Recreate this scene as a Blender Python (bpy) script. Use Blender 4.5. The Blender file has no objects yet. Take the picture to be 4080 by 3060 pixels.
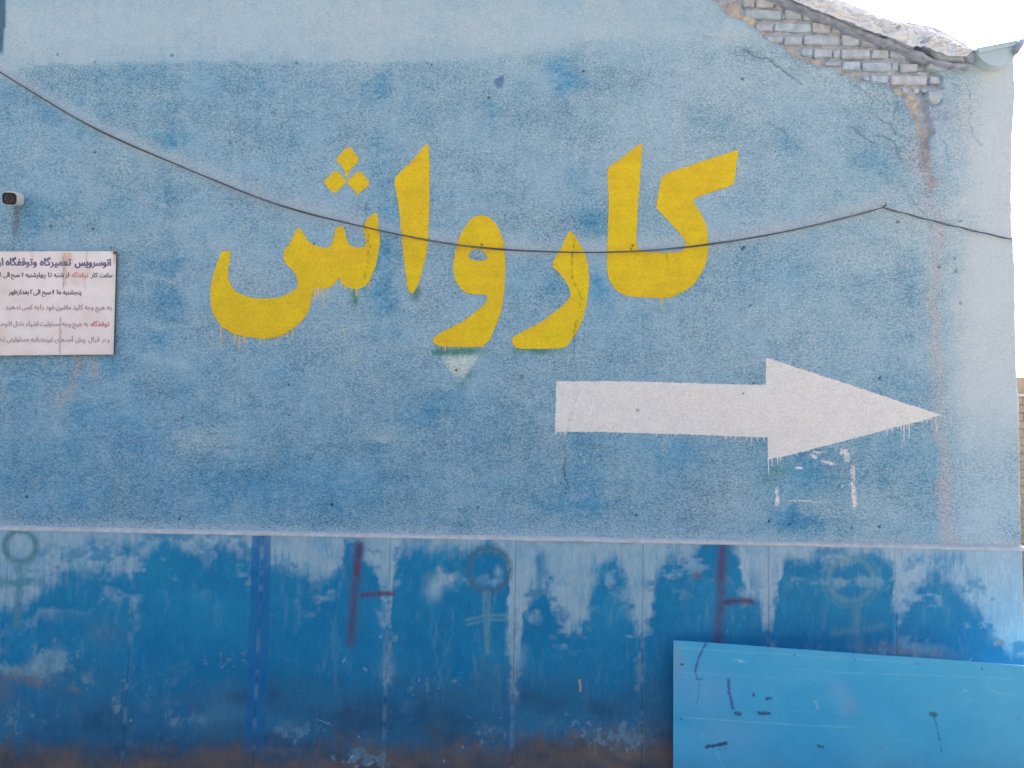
import bpy, bmesh, math, random
import numpy as np
from mathutils import Vector, Matrix
from mathutils.geometry import delaunay_2d_cdt, interpolate_bezier

sc = bpy.context.scene
col = sc.collection
rad = math.radians
random.seed(7)

# ------------------------------------------------------------------ camera
F_PX = 26.0 / 36.0 * 4080.0            # focal length in photo pixels
CAM = np.array([0.0, -4.27, 1.85])     # 4.27 m in front of the wall
PITCH, ROLL = rad(4.5), rad(1.1)
fwd = np.array([0.0, math.cos(PITCH), math.sin(PITCH)])
up0 = np.array([0.0, -math.sin(PITCH), math.cos(PITCH)])
rt0 = np.array([1.0, 0.0, 0.0])
RT = rt0 * math.cos(ROLL) + up0 * math.sin(ROLL)
UP = up0 * math.cos(ROLL) - rt0 * math.sin(ROLL)
cam_d = bpy.data.cameras.new('camera')
cam_d.lens = 26.0
cam_d.sensor_width = 36.0
cam_d.sensor_fit = 'HORIZONTAL'
cam_d.clip_start = 0.05
cam_d.clip_end = 2000.0
cam = bpy.data.objects.new('camera', cam_d)
col.objects.link(cam)
cam.matrix_world = Matrix(((RT[0], UP[0], -fwd[0], CAM[0]),
                           (RT[1], UP[1], -fwd[1], CAM[1]),
                           (RT[2], UP[2], -fwd[2], CAM[2]),
                           (0, 0, 0, 1)))
sc.camera = cam

# ------------------------------------------------------------------ sky, sun, exposure
SUN_EL, SUN_AZ = rad(34.0), rad(22.0)      # behind the wall, to the right
world = bpy.data.worlds.new('World')
sc.world = world
world.use_nodes = True
wn = world.node_tree
for n in list(wn.nodes):
    wn.nodes.remove(n)
sky = wn.nodes.new('ShaderNodeTexSky')
sky.sky_type = 'NISHITA'
sky.sun_disc = False
sky.sun_elevation = SUN_EL
sky.sun_rotation = SUN_AZ
sky.air_density = 1.0
sky.dust_density = 10.0
sky.ozone_density = 0.0
bg = wn.nodes.new('ShaderNodeBackground')
bg.inputs['Strength'].default_value = 0.15
wo = wn.nodes.new('ShaderNodeOutputWorld')
wn.links.new(sky.outputs[0], bg.inputs[0])
wn.links.new(bg.outputs[0], wo.inputs[0])
sd = bpy.data.lights.new('sun', 'SUN')
sd.energy = 3.0
sd.angle = rad(0.5)
sd.color = (1.0, 0.93, 0.82)
sun = bpy.data.objects.new('sun', sd)
col.objects.link(sun)
sdir = Vector((math.sin(SUN_AZ) * math.cos(SUN_EL), math.cos(SUN_AZ) * math.cos(SUN_EL), math.sin(SUN_EL)))
sun.rotation_euler = sdir.to_track_quat('Z', 'Y').to_euler()
sun.location = sdir * 30
sc.view_settings.view_transform = 'Standard'
sc.view_settings.look = 'None'
sc.view_settings.gamma = 1.0
sc.view_settings.use_curve_mapping = False
sc.view_settings.exposure = 1.84

# ------------------------------------------------------------------ helpers: photo pixels <-> places in the yard
S2 = 4080.0 / 2212.0


def P(px, py, y=0.0):
    """point on the plane y (0 = face of the plaster) seen at photo pixel (px,py)"""
    px = np.asarray(px, float); py = np.asarray(py, float)
    d = F_PX * fwd + (px - 2040.0)[..., None] * RT - (py - 1530.0)[..., None] * UP
    t = (np.asarray(y, float) - CAM[1]) / d[..., 1]
    return CAM + d * t[..., None]


def proj(x, z, y=0.0):
    """wall point -> 2212-wide photo coordinates"""
    q = np.stack([x - CAM[0], np.zeros_like(x) + y - CAM[1], z - CAM[2]], -1)
    w = q @ fwd
    return (2040.0 + F_PX * (q @ RT) / w) / S2, (1530.0 - F_PX * (q @ UP) / w) / S2


def PD(dx, dy, y=0.0):
    return P(np.asarray(dx, float) * S2, np.asarray(dy, float) * S2, y)


def crop(pts, ox, oy, w):
    """points read off an enlarged view (2212 wide) of a photo region -> photo pixels"""
    k = w / 2212.0
    return np.array([(ox + x * k, oy + y * k) for x, y in pts])


def lin(c):
    c = np.asarray(c, float) / 255.0
    return np.where(c <= 0.04045, c / 12.92, ((c + 0.055) / 1.055) ** 2.4)


def pc(r, g, b):
    """base colour of a surface that the photo shows as r,g,b (white paint 0.8 shows as 205)"""
    return np.clip(lin((r, g, b)) / 0.76, 0.004, 0.86)


def _h(ix, iy, s):
    n = (ix * 374761393 + iy * 668265263 + s * 1442695041) & 0xffffffff
    n = ((n ^ (n >> 13)) * 1274126177) & 0xffffffff
    return ((n ^ (n >> 16)) & 0xffff) / 65535.0


def vn(x, y, s=0):
    x = np.asarray(x, float); y = np.asarray(y, float)
    ix = np.floor(x).astype(np.int64); iy = np.floor(y).astype(np.int64)
    fx = x - ix; fy = y - iy
    fx = fx * fx * (3 - 2 * fx); fy = fy * fy * (3 - 2 * fy)
    a = _h(ix, iy, s); b = _h(ix + 1, iy, s); c = _h(ix, iy + 1, s); d = _h(ix + 1, iy + 1, s)
    return (a + (b - a) * fx) * (1 - fy) + (c + (d - c) * fx) * fy


def fbm(x, y, s=0, o=4, g=0.5):
    r = 0.0; a = 1.0; t = 0.0
    for i in range(o):
        r = r + a * vn(x * 2 ** i + 17.3 * i, y * 2 ** i - 9.1 * i, s + i)
        t += a; a *= g
    return r / t * 2 - 1          # -1..1


def sstep(a, b, x):
    t = np.clip((x - a) / (b - a), 0, 1)
    return t * t * (3 - 2 * t)


def mixc(a, b, m):
    return a + (np.asarray(b) - a) * np.clip(m, 0, 1)[..., None]


def blob(X, Y, cx, cy, rx, ry, rot=0.0):
    c, s = math.cos(rot), math.sin(rot)
    u = ((X - cx) * c + (Y - cy) * s) / rx
    v = (-(X - cx) * s + (Y - cy) * c) / ry
    return np.exp(-(u * u + v * v))


def dseg(X, Y, x0, y0, x1, y1):
    dx, dy = x1 - x0, y1 - y0
    t = np.clip(((X - x0) * dx + (Y - y0) * dy) / (dx * dx + dy * dy + 1e-9), 0, 1)
    return np.hypot(X - x0 - t * dx, Y - y0 - t * dy)


def dpoly(X, Y, pts, pad):
    d = np.full(X.shape, 1e3)
    p = np.asarray(pts, float)
    bx = (X > p[:, 0].min() - pad) & (X < p[:, 0].max() + pad) & (Y > p[:, 1].min() - pad) & (Y < p[:, 1].max() + pad)
    if not bx.any():
        return d
    xs, ys = X[bx], Y[bx]
    m = np.full(xs.shape, 1e3)
    for a, b in zip(p[:-1], p[1:]):
        m = np.minimum(m, dseg(xs, ys, a[0], a[1], b[0], b[1]))
    d[bx] = m
    return d


def inpoly(X, Y, pts):
    ins = np.zeros(X.shape, bool)
    p = np.asarray(pts, float)
    q = np.roll(p, -1, 0)
    for (x0, y0), (x1, y1) in zip(p, q):
        if y0 == y1:
            continue
        c = ((y0 > Y) != (y1 > Y)) & (X < (x1 - x0) * (Y - y0) / (y1 - y0) + x0)
        ins ^= c
    return ins


def tag(o, label=None, cat=None, group=None, kind=None):
    if label: o['label'] = label
    if cat: o['category'] = cat
    if group: o['group'] = group
    if kind: o['kind'] = kind
    return o


def empty(name, loc=(0, 0, 0)):
    o = bpy.data.objects.new(name, None)
    o.empty_display_size = 0.2
    col.objects.link(o)
    o.location = loc
    return o


def obj(name, me, mat=None, parent=None):
    """links a mesh given in world coordinates; under a parent it is stored relative to the parent's place"""
    o = bpy.data.objects.new(name, me)
    col.objects.link(o)
    if mat is not None:
        me.materials.clear()
        me.materials.append(mat)
    if parent is not None:
        o.parent = parent
        loc = Vector((0, 0, 0)); q = parent
        while q is not None:
            loc = loc + q.location; q = q.parent
        if loc.length > 0:
            me.transform(Matrix.Translation(-loc))
    return o


def pymesh(name, v, f, smooth=False):
    me = bpy.data.meshes.new(name)
    me.from_pydata([tuple(map(float, p)) for p in v], [], [tuple(map(int, q)) for q in f])
    me.update()
    if smooth:
        me.polygons.foreach_set('use_smooth', [True] * len(me.polygons))
    return me


def gridmesh(name, V, keep=None, colr=None, msk=None, smooth=True):
    """V: (rows, cols, 3) array -> quad mesh with colour attributes"""
    r, c = V.shape[:2]
    idx = np.arange(r * c).reshape(r, c)
    q = np.stack([idx[:-1, :-1], idx[:-1, 1:], idx[1:, 1:], idx[1:, :-1]], -1)
    q = q[keep] if keep is not None else q.reshape(-1, 4)
    me = bpy.data.meshes.new(name)
    used = np.zeros(r * c, bool); used[q.ravel()] = True
    remap = np.cumsum(used) - 1
    v = V.reshape(-1, 3)[used]
    q = remap[q]
    n = len(q)
    me.vertices.add(len(v)); me.vertices.foreach_set('co', v.astype(np.float32).ravel())
    me.loops.add(n * 4); me.loops.foreach_set('vertex_index', q.astype(np.int32).ravel())
    me.polygons.add(n); me.polygons.foreach_set('loop_start', np.arange(0, n * 4, 4, dtype=np.int32))
    me.update(calc_edges=True)
    me.polygons.foreach_set('use_smooth', np.full(n, smooth))
    for nm, a in (('Col', colr), ('Msk', msk)):
        if a is None: continue
        a = a.reshape(-1, a.shape[-1])[used]
        if a.shape[1] == 3:
            a = np.concatenate([a, np.ones((len(a), 1))], 1)
        at = me.color_attributes.new(nm, 'FLOAT_COLOR', 'POINT')
        at.data.foreach_set('color', a.astype(np.float32).ravel())
    return me


def box(name, x0, x1, y0, y1, z0, z1, bevel=0.0, seg=1):
    bm = bmesh.new()
    bmesh.ops.create_cube(bm, size=1.0)
    bmesh.ops.scale(bm, vec=(x1 - x0, y1 - y0, z1 - z0), verts=bm.verts)
    bmesh.ops.translate(bm, vec=((x0 + x1) / 2, (y0 + y1) / 2, (z0 + z1) / 2), verts=bm.verts)
    if bevel > 0:
        bmesh.ops.bevel(bm, geom=bm.edges[:], offset=bevel, segments=seg, affect='EDGES')
    me = bpy.data.meshes.new(name); bm.to_mesh(me); bm.free()
    return me


def tube(name, pts, r, n=8):
    v, f = [], []
    pts = [Vector(p) for p in pts]
    for i, p in enumerate(pts):
        a = pts[max(i - 1, 0)]; b = pts[min(i + 1, len(pts) - 1)]
        t = (b - a).normalized()
        s = t.cross(Vector((0, 1, 0)))
        s = s.normalized() if s.length > 1e-4 else Vector((1, 0, 0))
        u = s.cross(t).normalized()
        rr = r[i] if hasattr(r, '__len__') else r
        for k in range(n):
            an = 2 * math.pi * k / n
            v.append(p + (s * math.cos(an) + u * math.sin(an)) * rr)
    for i in range(len(pts) - 1):
        for k in range(n):
            f.append((i * n + k, i * n + (k + 1) % n, (i + 1) * n + (k + 1) % n, (i + 1) * n + k))
    f.append(tuple(range(n))[::-1]); f.append(tuple((len(pts) - 1) * n + k for k in range(n)))
    return pymesh(name, v, f, True)


# ------------------------------------------------------------------ materials
def nmat(name):
    m = bpy.data.materials.new(name)
    m.use_nodes = True
    nt = m.node_tree
    b = nt.nodes['Principled BSDF']
    return m, nt, b


def nd(nt, t, **kw):
    n = nt.nodes.new(t)
    for k, v in kw.items():
        if k.startswith('i_'):
            n.inputs[int(k[2:]) if k[2:].isdigit() else k[2:]].default_value = v
        else:
            setattr(n, k, v)
    return n


def mixrgb(nt, a, b, fac, mode='MIX'):
    n = nt.nodes.new('ShaderNodeMix'); n.data_type = 'RGBA'; n.blend_type = mode
    for s, v in ((n.inputs[0], fac), (n.inputs[6], a), (n.inputs[7], b)):
        if hasattr(v, 'is_output') or isinstance(v, bpy.types.NodeSocket):
            nt.links.new(v, s)
        else:
            s.default_value = v if not isinstance(v, tuple) else (*v, 1.0)[:4]
    return n.outputs[2]


def math_n(nt, op, a, b=0.0, c=None):
    n = nt.nodes.new('ShaderNodeMath'); n.operation = op
    for i, v in enumerate((a, b, c)):
        if v is None: continue
        if isinstance(v, bpy.types.NodeSocket): nt.links.new(v, n.inputs[i])
        else: n.inputs[i].default_value = v
    return n.outputs[0]


def noise(nt, vec, scale, detail=2.0, rough=0.5, dist=0.0):
    n = nt.nodes.new('ShaderNodeTexNoise')
    n.inputs['Scale'].default_value = scale; n.inputs['Detail'].default_value = detail
    n.inputs['Roughness'].default_value = rough; n.inputs['Distortion'].default_value = dist
    nt.links.new(vec, n.inputs['Vector'])
    return n.outputs['Fac']


def mrange(nt, v, a, b, c=0.0, d=1.0):
    n = nt.nodes.new('ShaderNodeMapRange')
    nt.links.new(v, n.inputs[0])
    for i, x in enumerate((a, b, c, d)): n.inputs[i + 1].default_value = x
    return n.outputs[0]


def stucco_material(name, dark, light, bump_d, gscale=98.0, rough=0.85, grain_attr=True):
    """old paint over rough-cast: the mesh's Col attribute is the paint colour, noise mottles it grain by grain and paints relief shade into the hollows"""
    m, nt, b = nmat(name)
    at = nd(nt, 'ShaderNodeAttribute', attribute_name='Col')
    mk = nd(nt, 'ShaderNodeAttribute', attribute_name='Msk')
    sep = nt.nodes.new('ShaderNodeSeparateColor'); nt.links.new(mk.outputs['Color'], sep.inputs[0])
    geo = nt.nodes.new('ShaderNodeNewGeometry')
    mp = nt.nodes.new('ShaderNodeMapping'); mp.inputs['Scale'].default_value = (0.72, 1.0, 1.12); mp.inputs['Rotation'].default_value = (0.0, 0.12, 0.0)
    nt.links.new(geo.outputs['Position'], mp.inputs[0])
    pos = mp.outputs[0]
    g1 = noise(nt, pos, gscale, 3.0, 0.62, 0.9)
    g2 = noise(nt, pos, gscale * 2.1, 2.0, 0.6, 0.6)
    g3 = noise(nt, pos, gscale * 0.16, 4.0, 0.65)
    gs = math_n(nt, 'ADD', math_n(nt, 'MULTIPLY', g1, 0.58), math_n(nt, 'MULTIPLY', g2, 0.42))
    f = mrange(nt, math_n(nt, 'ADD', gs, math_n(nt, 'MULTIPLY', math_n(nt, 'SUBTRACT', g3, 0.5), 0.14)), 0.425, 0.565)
    sp = mixrgb(nt, dark, light, f)  # tint follows the bump height: paint mottle plus painted relief shade
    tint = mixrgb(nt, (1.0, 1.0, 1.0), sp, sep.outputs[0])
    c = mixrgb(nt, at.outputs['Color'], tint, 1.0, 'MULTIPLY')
    nt.links.new(c, b.inputs['Base Color'])
    b.inputs['Roughness'].default_value = rough
    b.inputs['Specular IOR Level'].default_value = 0.25
    bp = nt.nodes.new('ShaderNodeBump')
    bp.inputs['Distance'].default_value = bump_d
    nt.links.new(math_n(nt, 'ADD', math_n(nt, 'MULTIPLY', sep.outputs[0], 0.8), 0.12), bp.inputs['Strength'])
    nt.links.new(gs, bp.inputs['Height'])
    nt.links.new(bp.outputs[0], b.inputs['Normal'])
    return m


def plain_material(name, c, rough=0.6, nscale=30.0, amp=0.25, bump=0.0, metal=0.0, spec=0.3):
    m, nt, b = nmat(name)
    geo = nt.nodes.new('ShaderNodeNewGeometry')
    n1 = noise(nt, geo.outputs['Position'], nscale, 5.0, 0.6)
    f = mrange(nt, n1, 0.3, 0.7)
    c = tuple(float(x) for x in c)
    cc = mixrgb(nt, tuple(x * (1 - amp) for x in c), tuple(min(x * (1 + amp), 0.9) for x in c), f)
    nt.links.new(cc, b.inputs['Base Color'])
    b.inputs['Roughness'].default_value = rough; b.inputs['Metallic'].default_value = metal
    b.inputs['Specular IOR Level'].default_value = spec
    if bump > 0:
        bp = nt.nodes.new('ShaderNodeBump'); bp.inputs['Distance'].default_value = bump
        bp.inputs['Strength'].default_value = 0.8
        nt.links.new(noise(nt, geo.outputs['Position'], nscale * 2.5, 4.0, 0.6), bp.inputs['Height'])
        nt.links.new(bp.outputs[0], b.inputs['Normal'])
    return m


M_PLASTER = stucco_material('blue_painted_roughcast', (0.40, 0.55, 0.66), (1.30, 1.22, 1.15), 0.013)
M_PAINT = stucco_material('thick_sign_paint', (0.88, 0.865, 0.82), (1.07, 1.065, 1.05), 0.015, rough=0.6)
M_LEDGE = plain_material('pale_ledge_render', pc(168, 172, 177), 0.9, 25, 0.16, 0.004)
M_BRICKS = [plain_material('limewashed_brick_' + k, c, 0.9, 22, 0.24, 0.007) for k, c in
            (('grey', pc(160, 170, 181)), ('blue', pc(155, 170, 183)), ('warm', pc(166, 171, 180)))]
M_CORE = plain_material('wall_core_render', pc(150, 155, 165), 0.9, 6, 0.15, 0.004)
M_VERGE = plain_material('weathered_verge_tar', pc(136, 146, 164), 0.9, 22, 0.35, 0.008)
M_ROOF = plain_material('roof_sheet', (0.22, 0.22, 0.23), 0.8, 4, 0.2)
M_FLASH = plain_material('painted_mortar', pc(150, 162, 171), 0.9, 26, 0.2, 0.006)
M_GUTTER = plain_material('painted_gutter_metal', pc(156, 174, 184), 0.6, 9, 0.1, 0.001)
M_CABLE = plain_material('black_cable_sheath', (0.09, 0.094, 0.11), 0.5, 40, 0.3)
M_WHITE = plain_material('white_plastic', (0.66, 0.64, 0.63), 0.45, 60, 0.08)
M_BLACK = plain_material('smoked_glass', (0.008, 0.009, 0.016), 0.18, 30, 0.1, spec=0.5)
M_LED = plain_material('led_lens', (0.16, 0.16, 0.19), 0.25, 60, 0.1)
M_RUST = plain_material('rusty_nail', (0.10, 0.04, 0.02), 0.9, 200, 0.4)
M_GROUND = plain_material('dusty_concrete', (0.31, 0.285, 0.245), 0.95, 3, 0.3, 0.004)
M_TAN = plain_material('tan_stone', (0.50, 0.41, 0.31), 0.9, 12, 0.15, 0.003)
M_COPING = plain_material('white_coping', (0.75, 0.74, 0.72), 0.8, 12, 0.08, 0.002)

# slabs: smoother render, brushed vertically
def slab_material():
    m, nt, b = nmat('blue_limewashed_slab')
    at = nd(nt, 'ShaderNodeAttribute', attribute_name='Col')
    geo = nt.nodes.new('ShaderNodeNewGeometry')
    mp = nt.nodes.new('ShaderNodeMapping'); mp.inputs['Scale'].default_value = (1.0, 1.0, 0.22)
    nt.links.new(geo.outputs['Position'], mp.inputs[0])
    n1 = noise(nt, mp.outputs[0], 85.0, 3.0, 0.6)
    n2 = noise(nt, geo.outputs['Position'], 150.0, 2.0, 0.6)
    n3 = noise(nt, geo.outputs['Position'], 9.0, 4.0, 0.6)
    f = mrange(nt, math_n(nt, 'ADD', math_n(nt, 'MULTIPLY', n1, 0.6), math_n(nt, 'MULTIPLY', n2, 0.4)), 0.33, 0.66)
    t = mixrgb(nt, (0.84, 0.88, 0.92), (1.14, 1.10, 1.06), f)
    t2 = mixrgb(nt, (0.93, 0.95, 0.97), (1.06, 1.04, 1.02), mrange(nt, n3, 0.3, 0.7))
    c = mixrgb(nt, at.outputs['Color'], mixrgb(nt, t, t2, 1.0, 'MULTIPLY'), 1.0, 'MULTIPLY')
    nt.links.new(c, b.inputs['Base Color'])
    b.inputs['Roughness'].default_value = 0.75
    b.inputs['Specular IOR Level'].default_value = 0.25
    bp = nt.nodes.new('ShaderNodeBump'); bp.inputs['Distance'].default_value = 0.0022; bp.inputs['Strength'].default_value = 0.6
    nt.links.new(n1, bp.inputs['Height']); nt.links.new(bp.outputs[0], b.inputs['Normal'])
    return m


M_SLAB = slab_material()


def sheet_material(name, rough, spec):
    m, nt, b = nmat(name)
    at = nd(nt, 'ShaderNodeAttribute', attribute_name='Col')
    geo = nt.nodes.new('ShaderNodeNewGeometry')
    n3 = noise(nt, geo.outputs['Position'], 14.0, 5.0, 0.65)
    t2 = mixrgb(nt, (0.93, 0.95, 0.97), (1.06, 1.04, 1.02), mrange(nt, n3, 0.3, 0.7))
    nt.links.new(mixrgb(nt, at.outputs['Color'], t2, 1.0, 'MULTIPLY'), b.inputs['Base Color'])
    b.inputs['Roughness'].default_value = rough
    b.inputs['Specular IOR Level'].default_value = spec
    bp = nt.nodes.new('ShaderNodeBump'); bp.inputs['Distance'].default_value = 0.002; bp.inputs['Strength'].default_value = 0.25
    nt.links.new(n3, bp.inputs['Height']); nt.links.new(bp.outputs[0], b.inputs['Normal'])
    return m


M_PANEL = sheet_material('light_blue_enamel', 0.5, 0.35)
M_SIGN = sheet_material('faded_white_sign_enamel', 0.5, 0.3)

# ------------------------------------------------------------------ what is worn, cracked and stained where (2212-wide photo coordinates)
D3 = lambda pts: np.array([(1474.67 + x / 3.0, y / 3.0) for x, y in pts])        # upper right enlargement


def dz(pts, ox, oy, w):
    return crop(pts, ox, oy, w) / S2


SUNK = D3([(190, -160), (200, 10), (270, 70), (290, 110), (390, 140), (430, 170), (490, 200), (520, 240), (600, 288),
           (640, 300), (690, 352), (740, 380), (800, 402), (880, 432), (970, 442), (1010, 480), (1080, 506), (1160, 530),
           (1240, 546), (1330, 552), (1365, 600), (1400, 626), (1440, 632), (1448, 690), (1490, 770), (1530, 870),
           (1550, 960), (1578, 960), (1600, 880), (1622, 862), (1602, 760), (1580, 650), (1600, 582), (1690, 572),
           (1682, 500), (1640, 470), (1700, 440), (1850, 450), (1900, 380), (1700, 380), (1500, 300), (700, -160)])
BREAK = SUNK[1:29]
TAN = D3([(1440, 620), (1470, 720), (1510, 800), (1545, 880), (1565, 960)])
CRACKS = [
    (dz([(1785, 390), (1800, 430), (1780, 480), (1800, 550), (1840, 600), (1845, 640), (1820, 700), (1810, 760), (1830, 830),
         (1790, 930), (1820, 1000), (1855, 1060), (1845, 1120), (1865, 1170), (1855, 1200), (1830, 1280), (1840, 1360),
         (1810, 1440), (1805, 1520)], 800, 560, 800), 0.8),
    (dz([(1845, 10), (1880, 70), (1925, 135)], 1600, 840, 800), 0.8),
    (dz([(1885, 260), (1905, 330), (1908, 410), (1885, 480), (1880, 570), (1890, 640), (1878, 740), (1900, 790), (1945, 850),
         (1960, 900), (1972, 960), (1970, 1040), (1975, 1140), (1950, 1190), (1925, 1230), (1910, 1290), (1900, 1390),
         (1905, 1430), (1895, 1500), (1890, 1620)], 1600, 840, 800), 1.0),
    (dz([(330, 20), (325, 110), (365, 240), (360, 330)], 2160, 1380, 840), 0.6),
    (dz([(390, 460), (370, 520), (305, 670), (295, 750), (270, 800), (265, 880), (270, 900), (240, 1000), (235, 1060),
         (245, 1150), (230, 1250), (230, 1380), (270, 1430), (278, 1500), (278, 1560)], 2160, 1380, 840), 1.0),
    (dz([(990, 1290), (995, 1450), (990, 1560)], 2300, 540, 800), 0.5),
    (dz([(520, 690), (590, 680), (690, 765), (780, 805), (890, 805), (1000, 905), (1050, 920), (1150, 1010), (1250, 1080),
         (1370, 1160)], 2800, 0, 640), 1.1),
    (dz([(0, 490), (100, 520), (200, 525), (270, 560)], 2800, 0, 640), 0.6),
    (dz([(215, 1120), (235, 1160), (220, 1200), (260, 1240)], 2800, 0, 640), 0.6),
    (dz([(340, 430), (480, 530), (600, 620), (700, 690), (740, 740)], 3280, 200, 640), 0.7),
    (dz([(50, 650), (180, 730), (320, 820)], 3280, 200, 640), 0.6),
    (dz([(640, 860), (760, 920), (840, 990), (930, 1020), (970, 1100), (980, 1160), (1080, 1190)], 3280, 200, 640), 1.0),
    (dz([(320, 1050), (400, 1060), (480, 1130), (560, 1200), (680, 1270), (760, 1330)], 3280, 200, 640), 1.0),
    (dz([(720, 1170), (850, 1200), (960, 1250), (1010, 1330), (1040, 1440), (1090, 1540)], 3280, 200, 640), 1.0),
    (dz([(980, 640), (1000, 760), (960, 900), (950, 920)], 3280, 200, 640), 0.8),
    (dz([(1950, 420), (1990, 540), (2030, 600), (2030, 720), (2010, 830), (2050, 880), (2010, 950), (2050, 1080), (2050, 1170),
         (2130, 1260), (2200, 1320)], 3280, 200, 640), 0.65),
    (dz([(1170, 1230), (1250, 1225), (1310, 1215)], 3280, 200, 640), 0.9),
    (dz([(1600, 1220), (1700, 1300), (1690, 1420), (1750, 1500)], 3280, 200, 640), 0.7),
    (dz([(1440, 690), (1480, 760), (1600, 740), (1640, 680)], 3280, 200, 640), 1.2),
    (dz([(700, 1170), (850, 1230), (1000, 1180)], 2400, 0, 640), 0.5),
    (D3([(550, 790), (650, 850), (700, 905), (760, 960)]), 0.7),
    (D3([(1430, 1200), (1500, 1310), (1560, 1385)]), 0.8),
    (D3([(1600, 1460), (1660, 1510), (1700, 1530)]), 0.5),
]
HOLES = []
for pts, ox, oy in (
    ([(374, 352), (614, 400), (1115, 358), (1920, 408), (612, 985), (522, 1245), (312, 1342), (602, 1485), (720, 1607), (328, 1466)], 0, 0),
    ([(556, 408), (582, 417), (955, 630), (1568, 457), (1890, 1590), (1878, 1610), (758, 1618), (910, 1590)], 1360, 0),
    ([(388, 510), (400, 1600), (388, 1610), (1800, 1430), (1395, 1435)], 2720, 0),
    ([(1870, 832), (1870, 1030), (1200, 537), (1862, 300), (168, 1562), (1180, 1050), (2150, 1612)], 0, 1020),
    ([(744, 740), (1922, 1003), (885, 1630)], 1360, 1020),
    ([(438, 320), (462, 823), (392, 895), (1278, 790)], 2720, 1020),
    ([(1160, 45)], 0, 2040), ([(1912, 20)], 1360, 2040), ([(560, 60), (690, 80), (1095, 105), (1275, 95)], 2720, 2040),
    ([(1875, 1588), (2034, 1578)], 0, 0)):
    for x, y in pts:
        HOLES.append(((ox + x * 1360 / 2212) / S2, (oy + y * 1360 / 2212) / S2, random.uniform(2.2, 3.6)))
HOLES += [(737.3 + 1170 / 3, 553 + 785 / 3, 6.5), (1474.7 + 1770 / 3, 553 + 95 / 3, 5.5),
          (1474.7 + 1660 / 3, 553 + 70 / 3, 4.5), (1474.7 + 1800 / 3, 553 + 305 / 3, 5.0), (1474.7 + 1765 / 3, 553 + 5, 4.5)]
CABLE = np.array([(-60, 120), (0, 157), (100, 217), (200, 277), (300, 322), (400, 364), (500, 404), (580, 437), (660, 461), (737, 480),
                  (830, 501), (924, 520), (1010, 532), (1090, 540), (1160, 545), (1237, 547), (1350, 545), (1475, 535), (1570, 524),
                  (1661, 510), (1760, 487), (1851, 463), (1875, 456), (1908, 448)])
CABLE2 = np.array([(1908, 448), (2001, 473), (2095, 496), (2188, 517)])


def crack_hole(X, Y):
    """crack and nail-hole depth masks, shared by the plaster and the paint that lies on it"""
    wx = X + 2.2 * fbm(X / 9, Y / 9, 31, 2)
    wy = Y + 2.2 * fbm(X / 9, Y / 9, 37, 2)
    ck = np.zeros(X.shape)
    for pts, a in CRACKS:
        d = dpoly(wx, wy, pts, 12)
        gap = 0.55 + 0.6 * vn(X / 14, Y / 14, 5)
        ck = np.maximum(ck, a * gap * np.exp(-(d / (0.8 + 0.35 * a)) ** 2))
    hl = np.zeros(X.shape)
    for x, y, r in HOLES:
        m = (abs(X - x) < 14) & (abs(Y - y) < 14)
        if m.any():
            d = np.hypot(X[m] - x, (Y[m] - y) * 0.9)
            hl[m] = np.maximum(hl[m], (1.0 if r < 4 else 0.45) * np.exp(-(d / (r * 0.72)) ** 4))
    return ck, hl


BLUE = [(360, 298, 42, 18, .75), (372, 318, 22, 14, .4), (365, 430, 32, 40, .45), (350, 570, 42, 34, .5), (368, 655, 26, 40, .6),
        (352, 745, 34, 30, .35), (820, 172, 26, 36, .75), (800, 212, 26, 26, .5), (825, 310, 40, 40, .35), (830, 400, 40, 60, .5),
        (850, 480, 40, 40, .65), (825, 560, 34, 50, .7), (822, 640, 30, 34, .8), (850, 700, 40, 40, .4),
        (1205, 142, 30, 20, .7), (1222, 172, 24, 26, .7), (1262, 178, 46, 20, .65), (1215, 205, 20, 26, .55),
        (1066, 245, 11, 34, .7), (1060, 285, 14, 18, .4), (1290, 478, 30, 20, .75), (1262, 470, 40, 26, .4), (1252, 385, 34, 34, .3),
        (1530, 262, 36, 26, .65), (1556, 285, 24, 18, .5), (1696, 302, 26, 18, .6), (1716, 325, 20, 18, .5),
        (1880, 345, 46, 26, .55), (1925, 378, 40, 24, .6), (1600, 425, 40, 30, .3), (1715, 600, 40, 40, .4),
        (1205, 625, 30, 24, .55), (1288, 612, 22, 24, .7), (1290, 650, 30, 34, .45), (1480, 585, 40, 30, .3),
        (885, 900, 70, 26, .45), (960, 872, 60, 22, .4), (1050, 920, 90, 36, .25), (810, 970, 60, 30, .3),
        (1252, 960, 30, 50, .5), (1262, 1045, 44, 34, .55), (1195, 1092, 50, 16, .6), (1290, 1098, 34, 18, .65),
        (1745, 1020, 50, 50, .75), (1715, 1120, 46, 20, .85), (1750, 1135, 60, 14, .6), (1690, 930, 50, 40, .4), (1480, 975, 60, 30, .35),
        (2090, 1010, 60, 40, .35), (2135, 890, 40, 24, .4), (2190, 1140, 40, 20, .4), (2060, 1130, 40, 30, .3), (1965, 590, 22, 60, .55),
        (120, 240, 70, 30, .4), (190, 275, 50, 22, .5), (50, 190, 60, 24, .35), (62, 470, 30, 50, .55), (110, 460, 50, 40, .35),
        (60, 800, 70, 40, .35), (250, 790, 30, 20, .55), (175, 880, 50, 24, .4), (330, 930, 120, 40, .2), (560, 1010, 120, 50, .3),
        (80, 1000, 110, 80, .3), (420, 1060, 160, 50, .25), (760, 1050, 140, 50, .3), (1000, 1040, 140, 60, .2), (300, 160, 90, 26, .35),
        (245, 190, 40, 20, .3), (490, 190, 120, 50, .2), (620, 250, 120, 60, .15)]
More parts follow.
